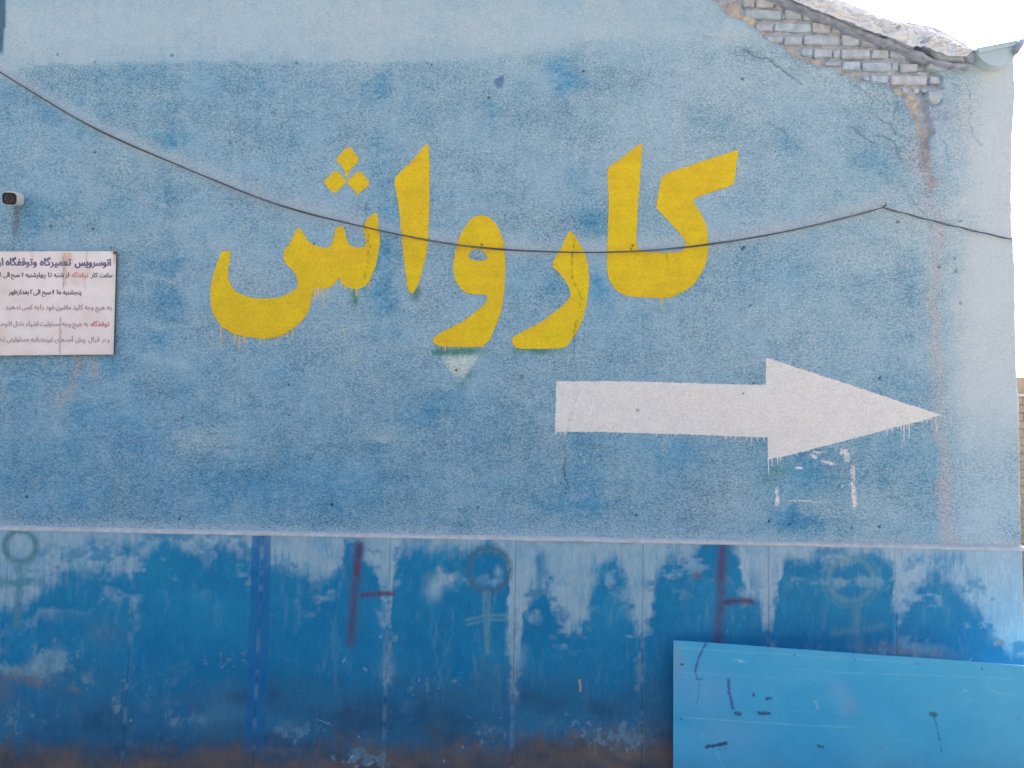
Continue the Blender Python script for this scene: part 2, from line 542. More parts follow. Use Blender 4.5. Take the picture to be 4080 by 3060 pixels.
PALE = [(100, 60, 300, 60, .5), (600, 50, 300, 60, .5), (1150, 60, 250, 50, .35), (1700, 150, 220, 120, .35), (1980, 480, 90, 120, .55),
        (2120, 350, 70, 180, .8), (2140, 640, 70, 160, .7), (2130, 1060, 60, 120, .3), (1600, 380, 140, 110, .25), (1450, 250, 160, 80, .3),
        (370, 602, 34, 8, .7), (345, 702, 40, 9, .5), (350, 780, 44, 9, .5), (450, 950, 90, 30, .35), (420, 965, 26, 14, .5),
        (880, 600, 40, 50, .3), (1850, 560, 70, 40, .4), (1900, 1100, 90, 40, .35), (1560, 1090, 130, 60, .3), (820, 945, 26, 6, .8),
        (560, 690, 70, 40, .2), (500, 560, 70, 60, .2), (780, 130, 30, 26, .4)]


def plaster_fields(X, Y):
    """base colour, grain and depth of the plaster at photo coordinates X,Y"""
    wx = X + 22 * fbm(X / 44, Y / 44, 3, 5, .62)
    wy = Y + 22 * fbm(X / 44, Y / 44, 7, 5, .62)
    n1 = fbm(X / 190, Y / 120, 11, 5, 0.55)
    n2 = fbm(X / 40, Y / 26, 13, 4, 0.6)
    n4 = fbm(X / 11, Y / 8, 19, 3, 0.6)
    n3 = fbm(X / 16, Y / 120, 17, 3, 0.6)          # faint runs down the wall
    tr = fbm(X / 100 + 0.6 * n1, Y / 10 + X / 160 + 2.0 * n1, 21, 3, .55)
    b = 0.31 + 0.12 * n1 + 0.11 * n2 + 0.09 * n3 + 0.07 * n4 + 0.045 * tr
    b += 0.15 * sstep(700, 1060, Y) + 0.06 * (1 - sstep(300, 1100, X))
    b -= 0.05 * sstep(1250, 2000, X)
    for x, y, rx, ry, a in BLUE:
        b += a * 0.46 * np.exp(-(((wx - x) / (rx * 1.1)) ** 2 + ((wy - y) / (ry * 1.1)) ** 2) ** 1.2) * (0.75 + 0.5 * n4)
    for x, y, rx, ry, a in PALE:
        b -= a * 0.45 * blob(wx, wy, x, y, rx, ry)
    # paler, smoother repaint along the top
    edge = 134 + 5 * fbm(X / 50, Y * 0, 23, 3) - 45 * sstep(900, 1500, X) + 14 * (1 - sstep(0, 160, X))
    top = (1 - sstep(-7 - 24 * sstep(800, 1300, X), 7 + 24 * sstep(800, 1300, X), wy * 0.35 + Y * 0.65 - edge))
    b -= 0.17 * top
    # rubbed band along the cable
    dc = dpoly(X, Y, CABLE, 60)
    ci = np.interp(X, CABLE[:, 0], CABLE[:, 1])
    rub = np.exp(-((Y - ci + 9) / 17.0) ** 2) * (X < 1920)
    b -= 0.20 * rub
    b -= 0.25 * np.exp(-((Y - np.interp(X, (0, 2212), (1133, 1181))) / 12.0) ** 2)
    b = np.clip(b, 0.0, 1.15)
    pale, mid, blue, deep = pc(153, 172, 184), pc(128, 160, 180), pc(86, 142, 175), pc(54, 115, 160)
    c = mixc(np.broadcast_to(pale, X.shape + (3,)), mid, b / 0.38)
    c = mixc(c, blue, (b - 0.38) / 0.36)
    c = mixc(c, deep, (b - 0.74) / 0.40)
    # hue drift: greenish and lilac washes
    c = c * (1 + 0.05 * fbm(X / 120, Y / 120, 41, 3)[..., None] * np.array([1.0, 0.1, -0.6]))
    c = mixc(c, pc(150, 160, 172), 0.42 * rub)
    right = sstep(2040, 2140, wx + 0.06 * (Y - 300)) * (0.5 + 0.5 * (1 - sstep(860, 1000, Y)))
    c = mixc(c, pc(179, 186, 191), 0.70 * right)
    # pinkish grey vertical run near the corner, brown runs under sign and camera
    run = np.exp(-((wx - np.interp(Y, (440, 700, 1170), (2030, 2018, 2052))) / 15.0) ** 4) * sstep(430, 470, Y)
    c = mixc(c, pc(166, 163, 168), 0.78 * run * (0.75 + 0.4 * n3))
    sg = np.exp(-((wx - np.interp(Y, (765, 800, 840, 880), (168, 158, 150, 128))) / 9.0) ** 2) * sstep(760, 775, Y) * (1 - sstep(850, 905, Y))
    sg = np.maximum(sg, 0.7 * np.exp(-((wx - 198) / 10.0) ** 2) * sstep(760, 775, Y) * (1 - sstep(800, 830, Y)))
    sg = np.maximum(sg, 0.6 * blob(wx, wy, 128, 865, 22, 26))
    c = mixc(c, pc(156, 152, 154), 0.75 * sg)
    cs = np.exp(-((X - np.interp(Y, (440, 520), (38, 33))) / 8.0) ** 4) * sstep(436, 446, Y) * (1 - sstep(470, 535, Y))
    c = mixc(c, pc(104, 108, 118), 0.8 * cs)
    dk = (1 - sstep(9, 16, X + 6 * (Y > 60) * Y / 110)) * (1 - sstep(105, 125, Y))
    c = mixc(c, pc(52, 84, 112), 0.9 * dk)
    sp = blob(wx, wy, 1075, 172, 14, 13)
    c = mixc(c, pc(82, 104, 148), sstep(0.2, 0.5, sp) * 0.8)
    # old green spray and white spray below the letters
    gr = lambda x, y, rx, ry, a: a * blob(wx * .4 + X * .6, wy * .4 + Y * .6, x, y, rx, ry)
    g = gr(992, 760, 50, 9, .9) + gr(950, 762, 14, 12, .5) + gr(1160, 759, 48, 7, .8) + gr(764, 645, 8, 20, .9) + gr(897, 633, 10, 14, .9)
    g += gr(1068, 490, 6, 8, .3) + gr(1000, 832, 12, 9, .4) + gr(1010, 808, 16, 12, .35) + gr(1682, 1015, 22, 14, .4) + gr(1660, 1040, 18, 10, .35)
    c = mixc(c, pc(80, 128, 116), np.clip(g * 1.25, 0, .9))
    tri = np.clip(1 - (np.abs(X - 993) / np.clip(50 - (Y - 762) * 0.70, 4, 60)) ** 4, 0, 1) * sstep(762, 776, Y) * (1 - sstep(800, 832, Y))
    c = mixc(c, pc(182, 194, 186), 0.95 * tri * (0.6 + 0.6 * vn(X / 3, Y / 3, 9)))
    # flaked white plaster around an old notice under the arrow
    fl = np.zeros(X.shape)
    for x, y, rx, ry, r in ((1827, 985, 7, 14, -.35), (1815, 978, 4, 7, 0), (1842, 1022, 5, 20, -.1), (1843, 1070, 6, 24, 0), (1839, 1046, 4, 6, 0),
                            (1681, 1060, 4, 10, 0), (1681, 1083, 5, 12, .1), (1790, 999, 18, 4, .2), (1770, 976, 16, 2.5, 0), (1725, 1010, 9, 3, 0),
                            (1756, 986, 10, 4, .4), (1846, 1090, 5, 8, .3), (1818, 1052, 2.5, 4, 0), (1742, 1084, 52, 1.3, .03)):
        fl = np.maximum(fl, blob(wx * .25 + X * .75, wy * .25 + Y * .75, x, y, rx, ry, r))
    c = mixc(c, pc(205, 200, 202), sstep(0.30, 0.5, fl) * 0.95)
    for x, y, l in ((2087 / 3 + 737, 553 + 1250 / 3, 12), (112 / 3 + 737, 553 + 660 / 3, 14), (18 / 3 + 737, 553 + 480 / 3, 8), (1290, 968, 12), (1310, 775, 9)):
        c = mixc(c, pc(180, 165, 100), 0.6 * np.exp(-((X - x) / 1.5) ** 2) * (np.abs(Y - y) < l))
    for x, y, l in ((1199, 1038, 9), (1255, 980, 5), (1222, 945, 10), (2212 * .5 + 470 / 3 - 0, 553 + 1330 / 3, 5)):
        c = mixc(c, pc(200, 203, 210), 0.7 * np.exp(-((X - x) / 1.4) ** 2) * (np.abs(Y - y) < l))
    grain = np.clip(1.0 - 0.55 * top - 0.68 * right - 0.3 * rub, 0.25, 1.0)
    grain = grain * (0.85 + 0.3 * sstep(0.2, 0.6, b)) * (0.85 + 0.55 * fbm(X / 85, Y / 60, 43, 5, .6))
    # ---- geometry of the face: y > 0 goes into the wall
    dep = 0.0005 * fbm(X / 70, Y / 70, 51, 3)
    ex = X + 3.5 * fbm(X / 12, Y / 12, 61, 3)
    ey = Y + 3.5 * fbm(X / 12, Y / 12, 67, 3)
    near = (X > 1440) & (Y < 420)
    sunk = np.zeros(X.shape)
    if near.any():
        xs, ys = ex[near], ey[near]
        ins = inpoly(xs, ys, SUNK)
        db = dpoly(xs, ys, np.vstack([SUNK, SUNK[:1]]), 60)
        sunk[near] = sstep(-1.2, 1.2, np.where(ins, db, -db))
    dbk = dpoly(X, Y, BREAK, 60)
    tanr = sunk * np.exp(-(dpoly(X, Y, TAN, 40) / 16.0) ** 2)
    rubble = sunk * np.exp(-(dbk / 11.0) ** 2) * (0.4 + 0.8 * vn(X / 11, Y / 11, 71))
    rb = [(690, 325, 45, 26), (850, 395, 60, 18), (760, 372, 40, 14), (1080, 485, 60, 24), (1150, 512, 50, 18), (1390, 585, 50, 30), (600, 262, 40, 18), (430, 120, 50, 40), (340, 60, 50, 60), (520, 215, 30, 18), (1480, 660, 60, 60)]
    rbm = np.zeros(X.shape)
    for x_, y_, rx_, ry_ in rb: rbm = np.maximum(rbm, blob(ex, ey, 1474.67 + x_ / 3, y_ / 3, rx_ / 3 * 1.15, ry_ / 3 * 1.15))
    rubble = np.maximum(rubble, sunk * sstep(0.25, 0.7, rbm) * (0.8 + 0.5 * vn(X / 6, Y / 6, 75)))
    mort = 0.041 + 0.024 * fbm(X / 9, Y / 5, 73, 4, 0.6)
    mort = np.clip(mort, 0.018, 0.048) * (1 - 0.55 * np.clip(rubble, 0, 1)) - 0.013 * fbm(X / 5, Y / 4, 79, 3, .65) * np.clip(rubble + tanr, 0, 1)
    dep = dep * (1 - sunk) + mort * sunk
    # plaster bellies out towards the break, and steps at the big crack
    dep -= 0.014 * (1 - sunk) * np.exp(-(dbk / 34.0) ** 2)
    spall = blob(wx, wy, 2005, 245, 34, 48) + blob(wx, wy, 2060, 250, 30, 60) * .7 + blob(wx, wy, 2000, 330, 24, 50) * .6
    spall = np.clip(spall, 0, 1) * (1 - sunk)
    dep += spall * (0.006 + 0.010 * fbm(X / 9, Y / 12, 83, 4, 0.65))
    # colours of what the fallen plaster has bared
    mc = mixc(np.broadcast_to(pc(146, 154, 167), X.shape + (3,)), pc(168, 173, 182), 0.5 + 0.8 * fbm(X / 14, Y / 8, 87, 4))
    tanm = np.clip(1.2 * np.exp(-(dbk / 13.0) ** 2) + np.exp(-(dpoly(X, Y, TAN, 40) / 16.0) ** 2) * 1.1, 0, 1)
    tanc = mixc(np.broadcast_to(pc(182, 174, 163), X.shape + (3,)), pc(156, 150, 146), 0.5 + fbm(X / 9, Y / 6, 89, 3))
    mc = mixc(mc, tanc, np.maximum(tanm * (0.55 + 0.6 * vn(X / 20, Y / 20, 91)), sstep(0.2, 0.6, rbm)))
    c = mixc(c, pc(112, 140, 170), 0.55 * (1 - sunk) * np.exp(-(dbk / 7.0) ** 2))
    c = mixc(c, mc, sunk)
    brown = np.exp(-((wx - np.interp(Y, (310, 360, 410), (1998, 2002, 2006))) / 12.0) ** 4) * sstep(300, 320, Y) * (1 - sstep(395, 440, Y))
    c = mixc(c, pc(136, 128, 132), 0.9 * brown * (1 - sunk * .5))
    c = mixc(c, pc(150, 156, 172), 0.5 * spall)
    lo = np.exp(-(dpoly(wx, wy, D3([(1500, 900), (1480, 1000), (1540, 1100), (1600, 1250), (1640, 1400)]), 60) / 20.0) ** 2)
    c = mixc(c, pc(158, 164, 178), 0.5 * lo)
    fw = (1 - sunk) * np.clip(np.exp(-(dbk / 42.0) ** 2) + spall + 0.6 * lo, 0, 1)
    fl_ = np.round(3.0 * fbm(X / 34 + Y / 70, Y / 30, 93, 4, .55)) / 3.0
    dep -= 0.007 * fw * fl_
    c = c * (1 + 0.10 * fw * fl_)[..., None]
    ck, hl = crack_hole(X, Y)
    dep += 0.009 * np.clip(ck, 0, 1.5) + 0.022 * hl
    c = mixc(c, pc(70, 84, 104), 0.60 * np.clip(ck, 0, 1))
    c = mixc(c, pc(46, 50, 62), 0.85 * hl)
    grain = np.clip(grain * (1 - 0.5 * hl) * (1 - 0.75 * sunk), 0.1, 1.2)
    return c, grain, dep


# ------------------------------------------------------------------ ground
me = pymesh('ground', [(-400, -400, 0), (400, -400, 0), (400, 400, 0), (-400, 400, 0)], [(0, 1, 2, 3)])
tag(obj('ground', me, M_GROUND), kind='structure')

# ------------------------------------------------------------------ the painted wall
WALL = empty('painted_gable_wall', (0, 0, 0))
tag(WALL, 'faded blue roughcast gable wall with yellow lettering, white arrow and broken plaster corner', 'wall')

SLAB_Y = -0.028
LA, LB = P(0, 2110, SLAB_Y), P(4080, 2190, SLAB_Y)             # top edge of the slab dado
ledge_z = lambda x: LA[2] + (x - LA[0]) / (LB[0] - LA[0]) * (LB[2] - LA[2])
RA, RB = P(3126, 10), P(3765, 258)                              # verge of the roof
slope = (RB[2] - RA[2]) / (RB[0] - RA[0])
RIDGE_X = -0.9
roof_z = lambda x: RA[2] + slope * (np.maximum(x, RIDGE_X) - RA[0]) - slope * np.minimum(x - RIDGE_X, 0) * -1.0
EDGE = np.array([(4040, -300), (4048, 270), (4053, 369), (4040, 560), (4037, 880), (4045, 980), (4052, 1100), (4056, 1450), (4064, 1560),
                 (4070, 1700), (4076, 2190)], float)
EW = P(EDGE[:, 0], EDGE[:, 1])
edge_x = lambda z: np.interp(z, EW[::-1, 2], EW[::-1, 0])
XL, ZT = -4.6, 5.45
x_in = P(-30, 0)[0] - 0.05
xr = float(EW[:, 0].mean())
xs = np.concatenate([np.arange(XL, x_in, 0.05), np.arange(x_in, xr + 0.004, 0.0064)])
xs[-1] = xr
z_top_in = float(P(2040, -40)[2])
zlo = float(min(ledge_z(xs[0]), ledge_z(xr))) + 0.004
zs = np.concatenate([np.arange(zlo, z_top_in, 0.0064), np.arange(z_top_in, ZT, 0.05)])
GX, GZ = np.meshgrid(xs, zs)
# right edge of the wall is uneven
sh = np.clip((GX - (xr - 0.25)) / 0.25, 0, 1)
ragged = 0.006 * fbm(GZ * 14, GZ * 0, 5, 4)
GX = GX + sh * (edge_x(GZ) + ragged - xr)
DXp, DYp = proj(GX, GZ)
c, grain, dep = plaster_fields(DXp, DYp)
dep = dep + 0.02 * np.clip((GX - (edge_x(GZ) - 0.02)) / 0.02, 0, 1) ** 2
V = np.stack([GX, dep, GZ], -1)
# return of the plaster round the corner
ret = V[:, -1:, :].copy(); ret[..., 1] = 0.35
V = np.concatenate([V, ret], 1)
c = np.concatenate([c, c[:, -1:]], 1)
grain = np.concatenate([grain, grain[:, -1:]], 1)
ctr = (V[:-1, :-1] + V[1:, 1:]) / 2
roofl = RA[2] + slope * np.abs(ctr[..., 0] - RIDGE_X) + slope * (RIDGE_X - RA[0])
ZG = float(P(3900, 268)[2])
gp = P(np.array([3765., 3850, 3890, 4060]), np.array([250., 240, 205, 215]))
roofl = np.where(ctr[..., 0] > RB[0] - 0.02, np.interp(ctr[..., 0], gp[:, 0], gp[:, 2]), roofl)
keep = (ctr[..., 2] < roofl - 0.005) & (ctr[..., 2] > ledge_z(ctr[..., 0]) - 0.002)
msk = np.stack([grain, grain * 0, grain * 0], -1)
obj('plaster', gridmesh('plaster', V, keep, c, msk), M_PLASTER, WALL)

# body of the building behind the plaster: gable prism
zr = RA[2] + slope * (RIDGE_X - RA[0]) - 0.03
xe = float(EW[:, 0].min()) - 0.012
ze = RA[2] + slope * (xe - RA[0]) - 0.03
zl = zr + slope * (RIDGE_X - XL)
xg = float(RB[0]) - 0.02
zg2 = RA[2] + slope * (xg - RA[0]) - 0.03
ring = [(XL, 0.0), (xe, 0.0), (xe, ZG - 0.02), (xg, zg2), (RIDGE_X, zr), (XL, zl)]
v = [(x, 0.062, z) for x, z in ring] + [(x, 7.0, z) for x, z in ring]
f = [(0, 1, 2, 3, 4, 5), (11, 10, 9, 8, 7, 6)] + [(i, i + 6, (i + 1) % 6 + 6, (i + 1) % 6) for i in range(6)]
obj('wall_core', pymesh('wall_core', v, f), M_CORE, WALL)
v = []
for y in (0.06, 7.1):
    for x, z in ((xg + 0.05, zg2 + 0.012 + slope * 0.05), (RIDGE_X, zr + 0.012), (XL - 0.1, zl + 0.012 + slope * 0.1)):
        v += [(x, y, z), (x, y, z + 0.04)]
f = []
for a in (0, 2):
    f += [(a, a + 2, a + 3, a + 1), (a + 6, a + 7, a + 9, a + 8), (a, a + 6, a + 8, a + 2), (a + 1, a + 3, a + 9, a + 7)]
f += [(0, 1, 7, 6), (4, 10, 11, 5)]
obj('roof', pymesh('roof', v, f), M_ROOF, WALL)

# ragged tarred verge under the sheeting
vp = D3([(-900, -640), (200, -200), (660, -18), (870, 70), (1080, 160), (1300, 245), (1560, 350), (1700, 402), (1770, 418), (1830, 418), (1875, 428)])
tt = np.linspace(0, 1, 260)
L = np.concatenate([[0], np.cumsum(np.hypot(*np.diff(vp, axis=0).T))]); L /= L[-1]
vx, vy = np.interp(tt, L, vp[:, 0]), np.interp(tt, L, vp[:, 1])
tp = 1 - 0.45 * sstep(0.93, 1.0, tt)
up_ = (4.6 + 5.5 * fbm(tt * 80, tt * 0, 2, 5, .65)) * tp; dn_ = (4.6 + 2.8 * fbm(tt * 60, tt * 0, 4, 4)) * tp
a = PD(vx, vy - up_, -0.05); b = PD(vx, vy + dn_, -0.05)
d_ = 0.012 * fbm(tt * 70, tt * 0 + 3, 6, 3)
rows = []
for p, y in ((a, 0.25), (a, -0.030), (a * .85 + b * .15, -0.042), (a * .2 + b * .8, -0.040), (b, -0.03), (b, 0.05)):
    q = p.copy(); q[:, 1] = y + d_; rows.append(q)
obj('verge', gridmesh('verge', np.stack(rows, 0)), M_VERGE, WALL)


def chunk(name, pts, y0, y1, mat, parent, jit=0.004):
    """lump outlined by photo pixels, standing between depths y0 and y1"""
    p = P(pts[:, 0], pts[:, 1], y0)
    n = len(p)
    cen = p.mean(0)
    v = [tuple(q * 0.86 + cen * 0.14 + np.array([0, -0.012 + random.uniform(-jit, jit), 0])) for q in p]
    v += [tuple(q + np.array([0, 0.006, 0])) for q in p] + [(q[0], y1, q[2]) for q in p]
    v.append((cen[0], y0 - 0.016, cen[2]))
    f = [(i, (i + 1) % n, 3 * n) for i in range(n)]
    f += [(n + i, n + (i + 1) % n, (i + 1) % n, i) for i in range(n)]
    f += [(2 * n + i, 2 * n + (i + 1) % n, n + (i + 1) % n, n + i) for i in range(n)]
    return obj(name, pymesh(name, v, f), mat, parent)


for pts, m in (([(900, 680), (1000, 672), (1100, 702), (1230, 742), (1390, 770), (1400, 860), (1250, 838), (1100, 842), (1030, 820), (960, 745)], M_FLASH),
               ([(760, 600), (855, 522), (930, 600), (938, 672), (885, 725), (825, 665)], M_VERGE),
               ([(1385, 790), (1400, 690), (1450, 640), (1530, 690), (1600, 830), (1500, 850), (1440, 830)], M_VERGE),
               ([(1290, 880), (1380, 862), (1470, 880), (1500, 940), (1450, 985), (1360, 975), (1300, 940)], M_FLASH),
               ([(60, 400), (180, 395), (330, 440), (345, 500), (220, 490), (100, 450)], M_FLASH),
               ([(880, 870), (1000, 860), (1180, 880), (1280, 920), (1150, 985), (960, 990), (880, 950)], M_FLASH),
               ([(870, 1270), (1060, 1265), (1090, 1340), (1040, 1430), (940, 1445), (880, 1370)], M_FLASH)):
    chunk('mortar_lump', crop(pts, 3440, 0, 640), -0.035 if pts[0][1] < 860 else 0.008, 0.06, m, WALL)

# bricks laid bare where the plaster fell: each its own piece
BR = []
C5, C6 = 2800.0, 3440.0
for o, lst in ((C5, [(560, 725, -60, 92), (742, 980, -60, 96), (1000, 1130, -40, 92), (1142, 1245, 8, 102),
                     (592, 1090, 132, 256), (1096, 1128, 190, 245), (1134, 1362, 122, 262), (1388, 1590, 152, 264),
                     (735, 965, 322, 436), (987, 1500, 310, 432), (1512, 1760, 308, 440), (1782, 2015, 316, 442),
                     (884, 1106, 492, 584), (1130, 1370, 492, 606), (1396, 1896, 482, 612), (1912, 2160, 484, 614), (2178, 2406, 512, 632),
                     (1372, 1516, 662, 772), (1536, 1782, 672, 792), (1802, 1900, 682, 792), (1908, 2312, 672, 802),
                     (1928, 2172, 838, 962), (1682, 1902, 852, 908)]),
               (C6, [(206, 360, 572, 652), (112, 360, 672, 802), (376, 660, 676, 802), (-22, 382, 852, 972), (390, 496, 852, 972), (512, 754, 862, 980),
                     (0, 78, 1042, 1108), (110, 346, 1034, 1140), (386, 882, 1034, 1162), (920, 1070, 1046, 1148),
                     (535, 606, 1206, 1275), (690, 768, 1216, 1285), (810, 1062, 1222, 1275)])):
    for x0, x1, y0, y1 in lst:
        BR.append((o + x0 * 640 / 2212, o + x1 * 640 / 2212, y0 * 640 / 2212, y1 * 640 / 2212))


def brick_mesh(w, h, dpt, seed):
    r = random.Random(seed)
    bm = bmesh.new()
    bmesh.ops.create_cube(bm, size=1.0)
    bmesh.ops.scale(bm, vec=(w, dpt, h), verts=bm.verts)
    for vv in bm.verts:
        vv.co.x += r.uniform(-0.004, 0.004); vv.co.z += r.uniform(-0.003, 0.003); vv.co.y += r.uniform(-0.002, 0.002)
    bmesh.ops.bevel(bm, geom=bm.edges[:], offset=min(0.005, h * 0.15), segments=2, affect='EDGES', clamp_overlap=True)
    for vv in bm.verts:
        vv.co += Vector((r.uniform(-1, 1), r.uniform(-1, 1), r.uniform(-1, 1))) * 0.0016
    me = bpy.data.meshes.new('brick'); bm.to_mesh(me); bm.free()
    return me


for i, (x0, x1, y0, y1) in enumerate(BR):
    yf = 0.018 + random.uniform(-0.004, 0.005)
    a, b = P(x0, y0, yf), P(x1, y1, yf)
    a2, b2 = P(x1, y0, yf), P(x0, y1, yf)
    w = max(0.5 * ((a2[0] - a[0]) + (b[0] - b2[0])), 0.02); h = max(0.5 * ((b2[2] - a[2]) + (b[2] - a2[2])) * -1, 0.02)
    cx, cz = (a[0] + b[0]) / 2, (a[2] + b[2]) / 2
    roof_lim = RA[2] + slope * (cx - RA[0])
    me = brick_mesh(w * 0.985, h * 0.94, 0.09, i)
    o = obj('brick', me, M_BRICKS[random.choice((0, 0, 1, 2, 0, 1))], WALL)
    o.location = (cx, yf + 0.045, cz)
    o.rotation_euler = (0, rad(random.uniform(-0.7, 0.7) + 0.2), 0)

# ---- slabs of the dado
JX = [float(P(px, 2550, SLAB_Y)[0]) for px in (9, 516, 1030, 1542, 2048, 2559, 3063, 3572)]
stp = (JX[-1] - JX[0]) / 7
JX = [JX[0] - 2 * stp, JX[0] - stp] + JX + [float(P(4079, 2400, SLAB_Y)[0])]
TOPB = np.array([(0, 1305), (60, 1300), (100, 1262), (150, 1245), (200, 1236), (250, 1230), (270, 1226), (285, 1250), (305, 1215), (330, 1185),
                 (362, 1170), (410, 1188), (450, 1208), (475, 1172), (500, 1182), (540, 1218), (590, 1226), (640, 1240), (665, 1252),
                 (690, 1262), (715, 1236), (735, 1206), (745, 1150), (775, 1150), (795, 1205), (812, 1225), (826, 1300), (842, 1345), (852, 1235), (870, 1190),
                 (910, 1184), (980, 1192), (1010, 1190), (1060, 1180), (1095, 1210), (1101, 1440), (1112, 1500), (1124, 1420), (1132, 1330), (1150, 1290), (1165, 1280),
                 (1182, 1268), (1196, 1330), (1222, 1362), (1252, 1356), (1268, 1310), (1288, 1245), (1325, 1208), (1346, 1240), (1370, 1285), (1382, 1360),
                 (1400, 1330), (1418, 1255), (1435, 1212), (1460, 1200), (1500, 1190), (1535, 1178), (1552, 1160), (1575, 1165), (1592, 1200), (1612, 1278),
                 (1640, 1285), (1650, 1350), (1668, 1352), (1684, 1280), (1692, 1210), (1740, 1194), (1800, 1222), (1850, 1206), (1900, 1200), (1928, 1236),
                 (1938, 1345), (1946, 1320), (1962, 1290), (1990, 1254), (2030, 1243), (2072, 1268), (2105, 1312), (2125, 1322), (2148, 1352), (2165, 1400),
                 (2212, 1425)], float)


def slab_fields(X, Y):
    wx = X + 10 * fbm(X / 36, Y / 36, 103, 4, .6)
    wy = Y + 13 * fbm(X / 30, Y / 40, 107, 4, .6)
    n1 = fbm(X / 120, Y / 120, 109, 5, .55)
    n2 = fbm(X / 22, Y / 30, 113, 4, .6)
    st = fbm(X / 5, Y / 60, 117, 3, .6)                 # brush streaks
    tb = np.interp(wx, TOPB[:, 0], TOPB[:, 1])
    wy2 = wy + 20 * fbm(X / 70, Y / 55, 141, 5, .65)
    dd_ = wy2 - tb + 7 * st + 10 * n2
    nf = fbm(X / 9, Y / 16, 151, 5, .72)
    blue = sstep(.06, .94, sstep(-44, 36, dd_) + .36 * nf)
    blue = np.maximum(blue, 0.55 * sstep(-110, 0, dd_) * sstep(-0.15, 0.55, 0.7 * n2 + 0.6 * st + 0.4 * n1 + 0.5 * nf))
    isl = fbm(X / 48, Y / 34, 153, 5, .62)
    blue = np.maximum(blue, 0.75 * sstep(.12, .42, isl) * sstep(-130, -20, dd_))
    blue = blue * (1 - 0.65 * sstep(.10, .40, -isl) * (1 - sstep(20, 110, dd_)))
    blue = blue * (1 - 0.22 * sstep(0.1, 0.7, fbm(X / 18, Y / 70, 143, 5, .7)))
    for x, y, rx, ry, a in ((936, 1268, 18, 28, .9), (975, 1250, 22, 10, .6), (952, 1240, 8, 18, .6), (1075, 1236, 10, 10, .7), (1060, 1255, 24, 8, .4),
                            (835, 1430, 12, 40, .35), (845, 1455, 16, 24, .3), (1108, 1330, 13, 40, .8), (1104, 1380, 10, 30, .6), (1118, 1420, 18, 30, .6), (1112, 1490, 12, 40, .45),
                            (1374, 1350, 8, 16, .6), (1655, 1310, 10, 34, .5), (287, 1300, 9, 20, .5), (300, 1330, 14, 40, .25),
                            (1385, 1460, 10, 30, .25), (1050, 1580, 20, 16, .5), (1320, 1590, 60, 26, .5), (1250, 1620, 70, 20, .3),
                            (380, 1560, 12, 12, .3), (440, 1555, 18, 14, .35), (480, 1540, 60, 50, .18), (635, 1580, 40, 16, .25), (620, 1560, 20, 12, .35),
                            (130, 1420, 16, 26, .6), (100, 1450, 34, 22, .45), (75, 1445, 22, 26, .5), (20, 1450, 40, 10, .5), (190, 1460, 14, 12, .5),
                            (255, 1520, 9, 24, .5), (2000, 1400, 40, 10, .4), (1950, 1385, 18, 14, .5), (1980, 1245, 20, 16, .5), (2160, 1370, 30, 16, .5)):
        blue = blue - a * np.exp(-(((wx - x) / rx) ** 2 + ((wy - y) / ry) ** 2) ** 1.3)
    for x, y, rx, ry, a in ((1172, 1215, 10, 22, .8), (1175, 1240, 14, 14, .5), (300, 1320, 30, 60, .15), (620, 1165, 10, 14, .3), (200, 1170, 14, 20, .5),
                            (275, 1180, 7, 40, .5), (1230, 1165, 30, 8, .4), (1350, 1172, 16, 6, .6), (1545, 1195, 24, 24, .8), (2060, 1205, 20, 14, .4)):
        blue = blue + a * blob(wx, wy, x, y, rx, ry)
    blue = np.clip(blue, 0, 1)
    pale = mixc(np.broadcast_to(pc(136, 161, 176), X.shape + (3,)), pc(96, 144, 170), 0.35 + 0.5 * n2 + 0.35 * st + 0.25 * n1)
    pale = mixc(pale, pc(152, 166, 184), sstep(1250, 1900, X) * 0.35)
    deep = mixc(np.broadcast_to(pc(8, 106, 150), X.shape + (3,)), pc(30, 122, 161), 0.4 + 0.8 * n1 + 0.2 * n2)
    deep = mixc(deep, pc(42, 108, 146), 0.5 * sstep(1250, 2200, X))
    c = mixc(pale, deep, blue)
    # green-blue wash and splash-back dirt low down
    nd1 = fbm(X / 110, Y / 60, 119, 5, .6)
    dirt = sstep(1395, 1545, Y + 60 * n1 + 34 * n2)
    c = mixc(c, mixc(np.broadcast_to(pc(52, 92, 122), X.shape + (3,)), pc(44, 70, 98), 0.5 + 1.2 * nd1), 0.76 * dirt * (0.75 + 0.45 * nd1))
    wash = sstep(0.12, 0.5, fbm(X / 46, Y / 30, 145, 5, .66)) * sstep(1380, 1480, Y)
    c = mixc(c, pc(96, 132, 154), 0.30 * wash * (0.5 + nf))
    lowd = sstep(1568, 1655, Y + 40 * n1 + 30 * n2 + 14 * nf - 10 * np.sin(X / 260))
    br = mixc(np.broadcast_to(pc(76, 76, 82), X.shape + (3,)), pc(112, 92, 80), 0.5 + 0.9 * fbm(X / 40, Y / 24, 121, 4))
    c = mixc(c, br, 0.92 * lowd)
